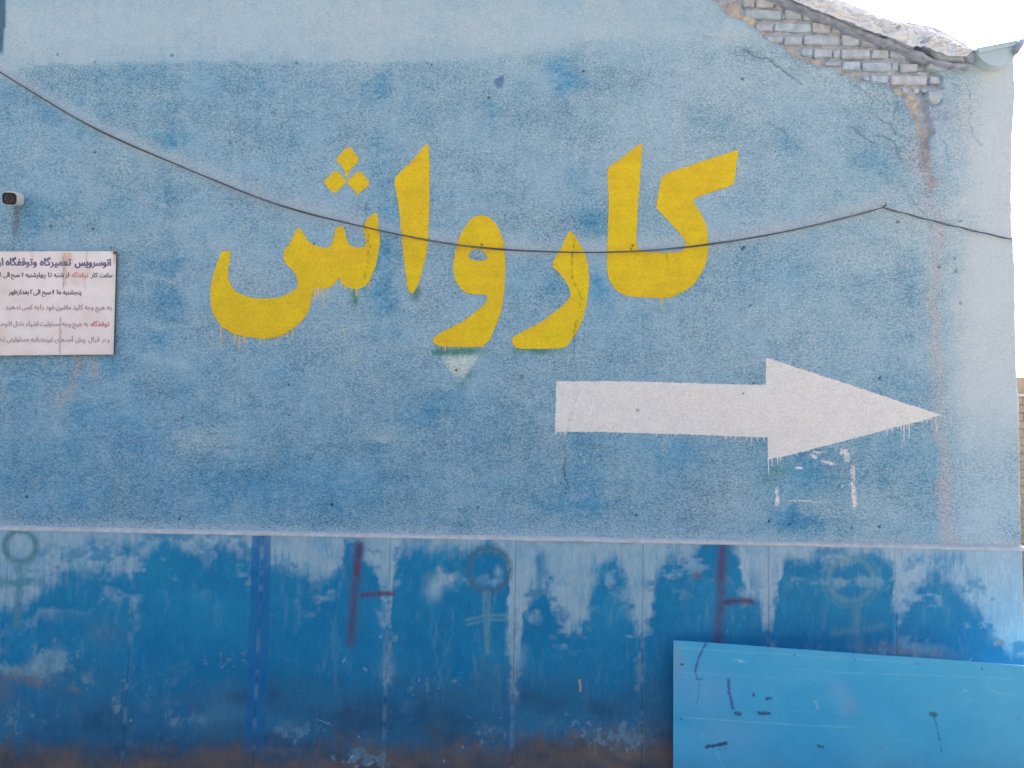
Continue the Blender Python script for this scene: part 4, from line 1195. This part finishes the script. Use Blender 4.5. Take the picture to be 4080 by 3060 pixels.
# ------------------------------------------------------------------ notice on the left
SG = P(np.array([-330, 463.5, 452.0, -330]), np.array([1003, 1000.6, 1412.5, 1420]), -0.022)
sign = empty('notice_sign', (float((SG[2, 0] + SG[3, 0]) / 2), -0.012, float(SG[3, 2])))
tag(sign, 'white rust-streaked metal notice with lines of dark and faded red lettering', 'sign')
uS, vS = np.meshgrid(np.linspace(0, 1, 260), np.linspace(0, 1, 140))
Wg = (SG[3] * (1 - uS[..., None]) + SG[2] * uS[..., None]) * (1 - vS[..., None]) + (SG[0] * (1 - uS[..., None]) + SG[1] * uS[..., None]) * vS[..., None]
SX, SY = proj(Wg[..., 0], Wg[..., 2], -0.022); SX = SX * S2; SY = SY * S2
sc_ = mixc(np.broadcast_to(pc(207, 201, 202), SX.shape + (3,)), pc(199, 188, 186), 0.4 + 0.7 * fbm(SX / 90, SY / 70, 401, 4) + sstep(1150, 1420, SY) * .3)
rust = np.zeros(SX.shape)
wsx = SX + 3 * fbm(SX / 20, SY / 40, 403, 3)
for x, y0, y1, w, a in ((258, 1005, 1150, 9, .5), (253, 1020, 1160, 2, .8), (275, 1005, 1055, 14, .45), (262, 1020, 1062, 16, .5), (345, 1003, 1095, 3, .45), (338, 1090, 1160, 2, .5), (350, 1055, 1110, 20, .25),
                        (240, 1262, 1415, 1.6, 1.0), (237, 1300, 1416, 4, .4), (330, 1050, 1140, 12, .2), (300, 1060, 1150, 30, .2), (128, 1004, 1050, 8, .2), (218, 1002, 1010, 2, .8), (156, 1225, 1258, 1.3, .7),
                        (15, 1040, 1180, 30, .15), (458, 1003, 1060, 7, .6), (3, 1300, 1420, 20, .15)):
    rust = np.maximum(rust, a * np.exp(-((wsx - x) / w) ** 2) * sstep(y0 - 4, y0 + 4, SY) * (1 - sstep(y1 - 25, y1 + 4, SY)))
sc_ = mixc(sc_, pc(168, 122, 84), np.clip(rust * 1.3, 0, .95) * 0.78)
sc_ = mixc(sc_, pc(110, 80, 66), sstep(.6, 1.0, rust) * 0.7)
sc_ = mixc(sc_, pc(140, 84, 60), 0.9 * blob(SX, SY, 457, 1007, 9, 9))
sc_ = mixc(sc_, pc(150, 135, 130), 0.35 * np.exp(-np.minimum(1 - uS, vS) * 500 / 4.0))
sm = gridmesh('sheet', Wg, None, sc_)
obj('sheet', sm, M_SIGN, sign)
bk = np.vstack([SG + np.array([0, 0.0012, 0]), SG + np.array([0, 0.012, 0])])
obj('sheet_edge', pymesh('sheet_edge', bk, [(3, 2, 1, 0), (4, 5, 6, 7)] + [(i, (i + 1) % 4, (i + 1) % 4 + 4, i + 4) for i in range(4)]),
    plain_material('dark_sheet_edge', (0.10, 0.09, 0.10), 0.8, 30, 0.3), sign)
for px, py, m in ((457, 1007, M_RUST), (453, 1413, M_VERGE)):
    c0 = P(px, py, -0.024)
    obj('nail_head', tube('nail_head', [tuple(c0 + np.array([0, a, 0])) for a in (0.0, -0.003, -0.005)], [0.007, 0.0065, 0.003], 10), m, sign)

FORMS = {}
for ch, base, n in (('ا', 0xFE8D, 2), ('ب', 0xFE8F, 4), ('ت', 0xFE95, 4), ('ج', 0xFE9D, 4), ('ح', 0xFEA1, 4), ('خ', 0xFEA5, 4), ('د', 0xFEA9, 2), ('ر', 0xFEAD, 2), ('ز', 0xFEAF, 2),
                    ('س', 0xFEB1, 4), ('ش', 0xFEB5, 4), ('ص', 0xFEB9, 4), ('ظ', 0xFEC5, 4), ('ع', 0xFEC9, 4), ('غ', 0xFECD, 4), ('ف', 0xFED1, 4), ('ق', 0xFED5, 4), ('ل', 0xFEDD, 4),
                    ('م', 0xFEE1, 4), ('ن', 0xFEE5, 4), ('ه', 0xFEE9, 4), ('و', 0xFEED, 2), ('آ', 0xFE81, 2), ('ئ', 0xFE89, 4), ('پ', 0xFB56, 4), ('چ', 0xFB7A, 4), ('ک', 0xFB8E, 4),
                    ('گ', 0xFB92, 4), ('ی', 0xFBFC, 4)):
    FORMS[ch] = [chr(base + i) for i in range(n)]
FORMS['ء'] = [chr(0xFE80)]


def shape_word(s):
    out = []
    for i, ch in enumerate(s):
        fm = FORMS.get(ch)
        if not fm: out.append(ch); continue
        p = FORMS.get(s[i - 1]) if i else None
        n = FORMS.get(s[i + 1]) if i + 1 < len(s) else None
        pj = bool(p and len(p) == 4 and len(fm) > 1); nj = bool(len(fm) == 4 and n and len(n) > 1)
        out.append(fm[3] if pj and nj else fm[1] if pj else fm[2] if nj else fm[0])
    return ''.join(reversed(out))


def word_outline(s):
    cu = bpy.data.curves.new('word', 'FONT'); cu.body = shape_word(s)
    ob = bpy.data.objects.new('word', cu); col.objects.link(ob)
    bpy.context.view_layer.update()
    dg = bpy.context.evaluated_depsgraph_get()
    cv = ob.evaluated_get(dg).to_curve(dg)
    loops = []
    for sp in cv.splines:
        pl = []
        if sp.type == 'BEZIER':
            bp_ = sp.bezier_points; n = len(bp_)
            for i in range(n):
                a, b = bp_[i], bp_[(i + 1) % n]
                pl += [(q.x, q.y) for q in interpolate_bezier(a.co, a.handle_right, b.handle_left, b.co, 4)[:-1]]
        else:
            pl = [(q.co.x, q.co.y) for q in sp.points]
        if len(pl) > 2: loops.append(np.array(pl))
    ob.evaluated_get(dg).to_curve_clear()
    bpy.data.objects.remove(ob); bpy.data.curves.remove(cu)
    return loops


def fill_loops(loops):
    pts, edges = [], []
    for lp in loops:
        o = len(pts); pts += [Vector((float(a), float(b))) for a, b in lp]
        edges += [(o + i, o + (i + 1) % len(lp)) for i in range(len(lp))]
    vs, _, fs, *_r = delaunay_2d_cdt(pts, edges, [], 0, 1e-5)
    vp_ = np.array([(q.x, q.y) for q in vs]); fa = np.array([list(q) for q in fs])
    ct = vp_[fa].mean(1); wn_ = np.zeros(len(fa), int)
    for lp in loops:
        p = lp; q = np.roll(p, -1, 0)
        for (x0, y0), (x1, y1) in zip(p, q):
            isl = (x1 - x0) * (ct[:, 1] - y0) - (ct[:, 0] - x0) * (y1 - y0)
            wn_ += ((y0 <= ct[:, 1]) & (y1 > ct[:, 1]) & (isl > 0)).astype(int) - ((y0 > ct[:, 1]) & (y1 <= ct[:, 1]) & (isl < 0)).astype(int)
    return vp_, fa[wn_ != 0]


INK, GREY, RED, FADE, MAG, FAD2 = pc(84, 80, 112), pc(92, 82, 92), pc(190, 130, 128), pc(158, 134, 140), pc(178, 104, 124), pc(162, 142, 148)
INKM = {}
LINES = [
    (1058, 29, 1.9, [("اتوسرویس", 297, 443, INK), ("تعمیرگاه", 158, 284, INK), ("وتوقفگاه", 22, 147, INK), ("ان", -25, 14, INK)]),
    (1104, 18.5, 1.15, [("ساعت", 397, 448, GREY), ("کار", 361, 391, GREY), ("توقفگاه", 284, 353, RED), ("از", 258, 276, GREY), ("شنبه", 214, 254, GREY), ("تا", 191, 208, GREY),
                       ("چهارشنبه", 101, 185, GREY), ("۷", 85, 94, GREY), ("صبح", 43, 80, GREY), ("الی", 11, 39, GREY), ("٦", -4, 5, GREY)]),
    (1172.5, 18.5, 1.15, [("پنجشنبه", 250, 325, GREY), ("ها", 226, 245, GREY), ("۷", 207, 217, GREY), ("صبح", 166, 205, GREY), ("الی", 132, 161, GREY), ("۲", 120, 129, GREY), ("بعدازظهر", 33, 116, GREY)]),
    (1233, 19, 1.3, [("به", 424, 445, FADE), ("هیچ", 378, 418, FADE), ("وجه", 337, 373, FADE), ("کلید", 289, 331, FADE), ("ماشین", 222, 283, FADE), ("خود", 182, 220, FADE), ("را", 159, 175, FADE),
                     ("به", 135, 156, FADE), ("کسی", 86, 131, FADE), ("ندهید", 20, 82, FADE), (".", 8, 12, FADE)]),
    (1299, 19, 1.3, [("توقفگاه", 360, 436, MAG), ("به", 333, 352, FAD2), ("هیچ", 287, 326, FAD2), ("وجه", 246, 284, FAD2), ("مسئولیت", 158, 240, FAD2), ("اشیاء", 102, 154, FAD2), ("داخل", 52, 96, FAD2), ("اتومبیل", -40, 47, FAD2)]),
    (1361, 19, 1.3, [("و", 426, 438, FAD2), ("در", 404, 423, FAD2), ("قبال", 350, 397, FAD2), ("پیش", 299, 341, FAD2), ("آمدهای", 217, 294, FAD2), ("غیرمترقبه", 122, 213, FAD2), ("مسئولیتی", 25, 117, FAD2), ("ند", -12, 20, FAD2)]),
]
alef_h = max(l[:, 1].max() for l in word_outline("ا"))
for base_y, hgt, bold, words in LINES:
    v, f, cl = [], [], []
    for s, x0, x1, ink in words:
        lp = word_outline(s)
        if not lp: continue
        vp_, fa = fill_loops(lp)
        mn, mx_ = vp_[:, 0].min(), vp_[:, 0].max()
        kz = hgt / alef_h
        for li, (ox, oz) in enumerate(((-bold, 0), (bold, 0), (0, -bold * .7), (0, bold * .7), (0, 0))):
            px = x0 + bold + (vp_[:, 0] - mn) / max(mx_ - mn, 1e-6) * (x1 - x0 - 2 * bold) + ox
            py = base_y - vp_[:, 1] * kz + oz + (px - 230) * 0.004
            W = P(px, py, -0.0228 - 0.0001 * li)
            o = len(v); v += W.tolist()
            f += [[int(t) + o for t in q] for q in fa]
            wear = 0.75 + 0.35 * vn(px / 12, py / 12, 411)
            cl += mixc(np.broadcast_to(pc(203, 195, 195), (len(px), 3)), ink, wear).tolist()
    me = pymesh('lettering', v, f)
    at = me.color_attributes.new('Col', 'FLOAT_COLOR', 'POINT')
    at.data.foreach_set('color', np.concatenate([np.array(cl), np.ones((len(cl), 1))], 1).astype(np.float32).ravel())
    obj('lettering', me, M_SIGN, sign)

# ------------------------------------------------------------------ security camera
c0 = P(76, 790, 0.0); fr = P(37, 791, -0.115)
cctv = empty('security_camera', (float(c0[0]), 0.0, float(c0[2])))
tag(cctv, 'small white bullet security camera with dark square face above the notice', 'security camera')


def lathe(name, cen, axis, prof, n=24):
    ax = Vector(axis).normalized(); s = ax.cross(Vector((0, 0, 1))).normalized(); u = s.cross(ax)
    v, f = [], []
    for d, r in prof:
        for k in range(n):
            an = 2 * math.pi * k / n
            v.append(Vector(cen) + ax * d + (s * math.cos(an) + u * math.sin(an)) * r)
    for i in range(len(prof) - 1):
        for k in range(n):
            f.append((i * n + k, i * n + (k + 1) % n, (i + 1) * n + (k + 1) % n, (i + 1) * n + k))
    f.append(tuple(range(n))[::-1]); f.append(tuple((len(prof) - 1) * n + k for k in range(n)))
    return pymesh(name, v, f, True)


obj('mount_base', lathe('mount_base', tuple(c0 + np.array([0.0, 0.002, 0])), (0, -1, 0), [(0, .031), (.010, .031), (.022, .028), (.032, .020), (.036, .008)]), M_WHITE, cctv)
for dx_, dz_ in ((0.010, -0.020), (-0.008, 0.022)):
    obj('screw', lathe('screw', tuple(c0 + np.array([dx_ + .008, -0.022, dz_])), (0, -1, 0), [(0, .004), (.004, .004), (.006, .002)], 10), M_VERGE, cctv)
axis = Vector(fr - (c0 + np.array([0, -0.03, 0]))); axis.x *= 0.35; axis.z = -0.012
axis.normalize()
fc = Vector(fr)


def rsq(cen, ax, hw, hh, rc, n=6):
    ax = Vector(ax).normalized(); s = Vector((0, 0, 1)).cross(ax).normalized(); u = ax.cross(s).normalized()
    out = []
    for sx_, sz_, a0 in ((1, 1, 0), (-1, 1, 90), (-1, -1, 180), (1, -1, 270)):
        for k in range(n + 1):
            a = rad(a0 + 90.0 * k / n)
            out.append(cen + s * (sx_ * (hw - rc) + rc * math.cos(a)) + u * (sz_ * (hh - rc) + rc * math.sin(a)))
    return out


def loft(name, rings, mat, parent, cap0=True, cap1=True):
    n = len(rings[0]); v = [p for r in rings for p in r]; f = []
    for i in range(len(rings) - 1):
        for k in range(n):
            f.append((i * n + k, i * n + (k + 1) % n, (i + 1) * n + (k + 1) % n, (i + 1) * n + k))
    if cap0: f.append(tuple(range(n))[::-1])
    if cap1: f.append(tuple((len(rings) - 1) * n + k for k in range(n)))
    return obj(name, pymesh(name, v, f), mat, parent)


hw, hh = 0.0385, 0.0345
body = loft('body', [rsq(fc - axis * 0.085, axis, hw * .55, hh * .55, .015), rsq(fc - axis * 0.07, axis, hw * .9, hh * .9, .02), rsq(fc - axis * .02, axis, hw, hh, .022),
                     rsq(fc - axis * 0.004, axis, hw * .985, hh * .985, .021)], M_WHITE, cctv)
loft('sun_shield', [rsq(fc - axis * .07 + Vector((0.003, 0, .004)), axis, hw * 1.0, hh * .98, .021), rsq(fc - axis * .005 + Vector((.004, 0, .006)), axis, hw * 1.02, hh * 1.0, .022)], M_WHITE, body)
face = loft('front_glass', [rsq(fc - axis * .004, axis, hw * .99, hh * .99, .022), rsq(fc + axis * 0.001, axis, hw * .99, hh * .99, .022), rsq(fc + axis * 0.003, axis, hw * .93, hh * .93, .02)], M_BLACK, cctv)
s_ = Vector((0, 0, 1)).cross(axis).normalized(); u_ = axis.cross(s_).normalized()
for k in range(8):
    a = rad(22.5 + 45 * k)
    p = fc + axis * 0.002 + s_ * (math.cos(a) * 0.0205) + u_ * (math.sin(a) * 0.0185)
    obj('led', lathe('led', tuple(p), tuple(axis), [(0, .0034), (.002, .0032), (.0034, .0014)], 10), M_LED, face)
obj('lens', lathe('lens', tuple(fc + axis * 0.002), tuple(axis), [(0, .010), (.002, .010), (.0025, .007), (.004, .002)], 18), M_BLACK, face)

# ------------------------------------------------------------------ cables slung across the wall
cb = empty('cable_bundle', tuple(map(float, PD(1908, 448, -0.02))))
tag(cb, 'thin black cables sagging across the lettering to a hook near the corner', 'cable')


def cpath(pts, y, n, off, seed):
    L = np.concatenate([[0], np.cumsum(np.hypot(*np.diff(pts, axis=0).T))]); L /= L[-1]
    t = np.linspace(0, 1, n)
    x = np.interp(t, L, pts[:, 0]); z = np.interp(t, L, pts[:, 1])
    k = np.hanning(43); k /= k.sum()
    zp = z + np.convolve(np.pad(z - np.linspace(z[0], z[-1], n), 21, 'reflect', reflect_type='odd'), k, 'valid') - (z - np.linspace(z[0], z[-1], n)) if n > 60 else z
    zp[0], zp[-1] = z[0], z[-1]
    tw = off[0] + off[1] * np.sin(t * 30 + seed) + 0.3 * fbm(t * 14, t * 0, seed, 2)
    fade = np.clip((1 - t) / 0.02, 0.15, 1)
    return [tuple(p) for p in PD(x, zp + tw * fade, y + 0.003 * np.sin(t * 23 + seed))]


for i, (r, off) in enumerate(((0.0027, (0.0, 0.5)), (0.0020, (1.6, 1.0)), (0.0016, (-0.9, 0.9)))):
    obj('cable_strand', tube('cable_strand', cpath(CABLE, -0.022 - 0.002 * i, 220, off, 3 + i * 7), r, 7), M_CABLE, cb)
    cp = cpath(CABLE2, -0.02 - 0.002 * i, 50, off, 5 + i)
    if i < 2:
        e = cp[-1]
        cp += [(e[0] + 0.012, -0.012, e[2] - 0.006), (e[0] + 0.02, 0.06, e[2] - 0.02), (e[0] + 0.02, 0.9, e[2] - 0.05)]
        obj('cable_strand', tube('cable_strand', cp, r, 7), M_CABLE, cb)
h0 = PD(1908, 447, 0.0)
obj('hook', tube('hook', [(h0[0], 0.02, h0[2] + .004), (h0[0], -0.02, h0[2] + .002), (h0[0] - .002, -0.034, h0[2] - 0.004), (h0[0] - 0.002, -0.034, h0[2] + .012)], 0.003, 8), M_RUST, cb)

# ------------------------------------------------------------------ light blue sheet panel in front of the slabs
tl = P(2683, 2551, -0.11)
best = min(np.arange(-1.2, -0.11, 0.005), key=lambda y: abs(P(4080, 2652, y)[2] - tl[2]))
trp = P(4080, 2652, best)
dirp = np.array([trp[0] - tl[0], trp[1] - tl[1], 0.0]); wl = np.linalg.norm(dirp); dirp /= wl
wid = wl + 0.75; hgt_ = tl[2] - 0.02
panel = empty('sheet_panel', (float(tl[0] + dirp[0] * wid / 2), float(tl[1] + dirp[1] * wid / 2), 0.0))
tag(panel, 'light blue scuffed metal sheet panel standing in front of the slab dado', 'panel')
nrm = np.array([dirp[1], -dirp[0], 0.0])
us = np.concatenate([np.linspace(0, wl + .02, 330), np.linspace(wl + .06, wid, 20)])
ts = np.linspace(0, 1, 150)
UU, TT = np.meshgrid(us, ts)
Wp = tl + dirp * UU[..., None]; Wp = np.broadcast_to(Wp, UU.shape + (3,)).copy()
Wp[..., 2] = 0.02 + TT * hgt_
buck = 0.007 * fbm(UU * 2.6, TT * 1.6, 501, 3) + 0.003 * fbm(UU * 9, TT * 5, 521, 2)
Wp[..., 2] += TT ** 6 * 0.0035 * fbm(UU * 3.0, UU * 0, 523, 3)
Wp += nrm * (buck + 0.012 * np.exp(-UU / 0.05) * TT ** 4)[..., None]
q = Wp - CAM; wq = q @ fwd
PXp, PYp = 2040 + F_PX * (q @ RT) / wq, 1530 - F_PX * (q @ UP) / wq
QX, QY = (PXp - 2720) * 2212 / 1360, (PYp - 2040) * 2212 / 1360      # lower right enlargement
pcx = mixc(np.broadcast_to(pc(54, 153, 195), QX.shape + (3,)), pc(80, 163, 194), 0.4 + 0.6 * fbm(QX / 420, QY / 300, 503, 4))
pcx = mixc(pcx, pc(112, 160, 196), 0.5 * np.clip(blob(QX, QY, 150, 1150, 160, 130) + blob(QX, QY, 300, 1450, 200, 120) * .7 + blob(QX, QY, -60, 1000, 90, 200) * .8, 0, 1))
pcx = mixc(pcx, pc(126, 148, 184), 0.55 * blob(QX, QY, 1080, 1260, 45, 55) + 0.3 * blob(QX, QY, 1010, 1150, 60, 60))
pcx = mixc(pcx, pc(120, 145, 165), 0.5 * blob(QX + 20 * fbm(QX / 30, QY / 30, 509, 3), QY, -35, 960, 30, 90))
for pts, w, a, k in (([(150, 850), (105, 940), (82, 1030)], 10, .8, 0), ([(82, 1030), (92, 1090)], 4, .8, 0), ([(105, 1100), (108, 1160), (90, 1245)], 3, .6, 0), ([(95, 1085), (125, 1080)], 9, .6, 1),
                     ([(297, 1085), (300, 1160), (325, 1275)], 13, .85, 0), ([(455, 1180), (462, 1192)], 11, .75, 1), ([(545, 1212), (570, 1205)], 12, .75, 1), ([(350, 1305), (372, 1310)], 19, .75, 1),
                     ([(495, 1303), (520, 1306), (562, 1304)], 14, .85, 1), ([(155, 1522), (215, 1512), (285, 1498)], 13, .9, 1), ([(1612, 1310), (1635, 1316)], 21, .7, 1),
                     ([(1632, 1335), (1655, 1430), (1672, 1500), (1676, 1555)], 3.5, .75, 1), ([(880, 1518), (905, 1524)], 14, .7, 1), ([(1292, 1526), (1308, 1534)], 6, .8, 1), ([(220, 1540), (305, 1530)], 3, .5, 1),
                     ([(850, 1116), (853, 1118)], 5, .7, 1), ([(2175, 1340), (2176, 1342)], 8, .5, 1), ([(-12, 985), (0, 988)], 6, .8, 1), ([(-15, 1340), (-5, 1345)], 8, .5, 1)):
    d = dpoly(QX + 7 * fbm(QX / 12, QY / 12, 505, 3), QY + 7 * fbm(QX / 12, QY / 12, 507, 3), np.array(pts, float), 60)
    pcx = mixc(pcx, (pc(60, 84, 140), pc(44, 66, 104))[k], a * (1 - sstep(w * .55, w * 1.0, d)))
for pts, w, a in (([(330, 950), (420, 972)], 4, .4), ([(365, 965), (392, 970)], 7, .7), ([(855, 1225), (878, 1270)], 6, .6), ([(0, 1330), (400, 1358), (900, 1388), (1100, 1395)], 3.5, .5), ([(-20, 1040), (240, 1052), (700, 1080)], 3, .25),
                  ([(640, 1012), (1000, 1040), (1700, 1062), (2200, 1085)], 3, .3), ([(1690, 1235), (1850, 1150)], 3, .4), ([(1820, 1145), (1845, 1170)], 3, .4), ([(1975, 1105), (1985, 1150), (2050, 1170)], 3, .4),
                  ([(1810, 1250), (1880, 1215)], 3, .35), ([(215, 1545), (265, 1655)], 5, .3), ([(120, 1440), (140, 1455)], 8, .3), ([(2000, 1165), (2212, 1190)], 2.5, .3), ([(1300, 1522), (1318, 1532)], 3.5, .6),
                  ([(1400, 1476), (1480, 1482)], 3, .3), ([(700, 1290), (1200, 1312)], 2.5, .2), ([(-30, 880), (600, 920), (1500, 975)], 3.0, .3)):
    d = dpoly(QX + 3 * fbm(QX / 20, QY / 20, 511, 3), QY + 3 * fbm(QX / 20, QY / 20, 513, 3), np.array(pts, float), 30)
    pcx = mixc(pcx, pc(160, 200, 224), 0.8 * a * np.exp(-(d / w) ** 2) * (0.35 + 0.9 * vn(QX / 60, QY / 60, 519)))
pcx = mixc(pcx, pc(96, 122, 150), 0.5 * sstep(1500, 1900, QY + 120 * fbm(QX / 120, QY / 90, 517, 4)))
obj('face_sheet', gridmesh('face_sheet', Wp, None, pcx), M_PANEL, panel)
M_PEDGE = plain_material('panel_edge_paint', pc(72, 142, 196), 0.5, 20, 0.15)


def bar(name, a, b, d0, d1, z0, z1, mat):
    v = []
    for uu_ in (a, b):
        for dd in (d0, d1):
            for z in (z0, z1):
                p = tl + dirp * uu_ + nrm * dd; v.append((p[0], p[1], z))
    f = [(0, 1, 3, 2), (4, 6, 7, 5), (0, 4, 5, 1), (2, 3, 7, 6), (0, 2, 6, 4), (1, 5, 7, 3)]
    return obj(name, pymesh(name, v, f), mat, panel)


for k in range(9):
    pr = tl + dirp * (0.03 + 0.30 * k); obj('rivet', lathe('rivet', (pr[0] + nrm[0] * .001, pr[1] + nrm[1] * .001, tl[2] - 0.03), tuple(nrm), [(0, .006), (.0022, .005), (.0034, .002)], 10), M_PEDGE, panel)
bar('back_rail', 0.003, wid, -0.035, -0.010, tl[2] - 0.045, tl[2] - 0.007, M_PEDGE)
bar('back_rail', 0.003, wid, -0.035, -0.006, 0.03, 0.07, M_PEDGE)
bar('back_stile', 0.003, 0.04, -0.036, -0.0105, 0.0, tl[2] - 0.008, M_PEDGE)
bar('back_stile', wid - .04, wid, -0.036, -0.0065, 0.0, tl[2] - 0.002, M_PEDGE)

# ------------------------------------------------------------------ neighbour's boundary wall beyond the corner
NY = 7.5
n0 = P(4020, 1568, NY)
nb = empty('stone_boundary_wall', (float(n0[0]) + 2.5, NY, 0.0))
tag(nb, 'tan block wall with white coping far behind the right-hand corner', 'wall')
wx0, wx1, wz = float(n0[0]) - 2.2, float(n0[0]) + 4.2, float(P(4060, 1582, NY)[2])
obj('wall_core', box('wall_core', wx0, wx1, NY + 0.03, NY + 0.3, 0.0, wz, 0), M_CORE, nb)
ch = 0.128
nrow = int(wz / ch); blk = None
for r in range(nrow):
    z0 = wz - (r + 1) * ch
    x = wx0 + (0.2 if r % 2 else 0)
    for k in range(16):
        if blk is None:
            blk = box('stone_block', -0.196, 0.196, -0.03, 0.05, -ch / 2 + .004, ch / 2 - .004, 0.006)
            blk.materials.append(M_TAN)
        o = bpy.data.objects.new('stone_block', blk); col.objects.link(o); o.parent = nb
        o.location = (x + 0.2 + 0.4 * k - nb.location.x, random.uniform(-.004, .004), z0 + ch / 2)
obj('coping', box('coping', wx0 - .05, wx1 + .05, NY - 0.08, NY + 0.38, wz + 0.003, wz + 0.05, 0.008), M_COPING, nb)
obj('parapet', box('parapet', wx0, wx1, NY + 0.02, NY + 0.26, wz + 0.053, float(P(4060, 1502, NY)[2]), 0.01), M_TAN, nb)
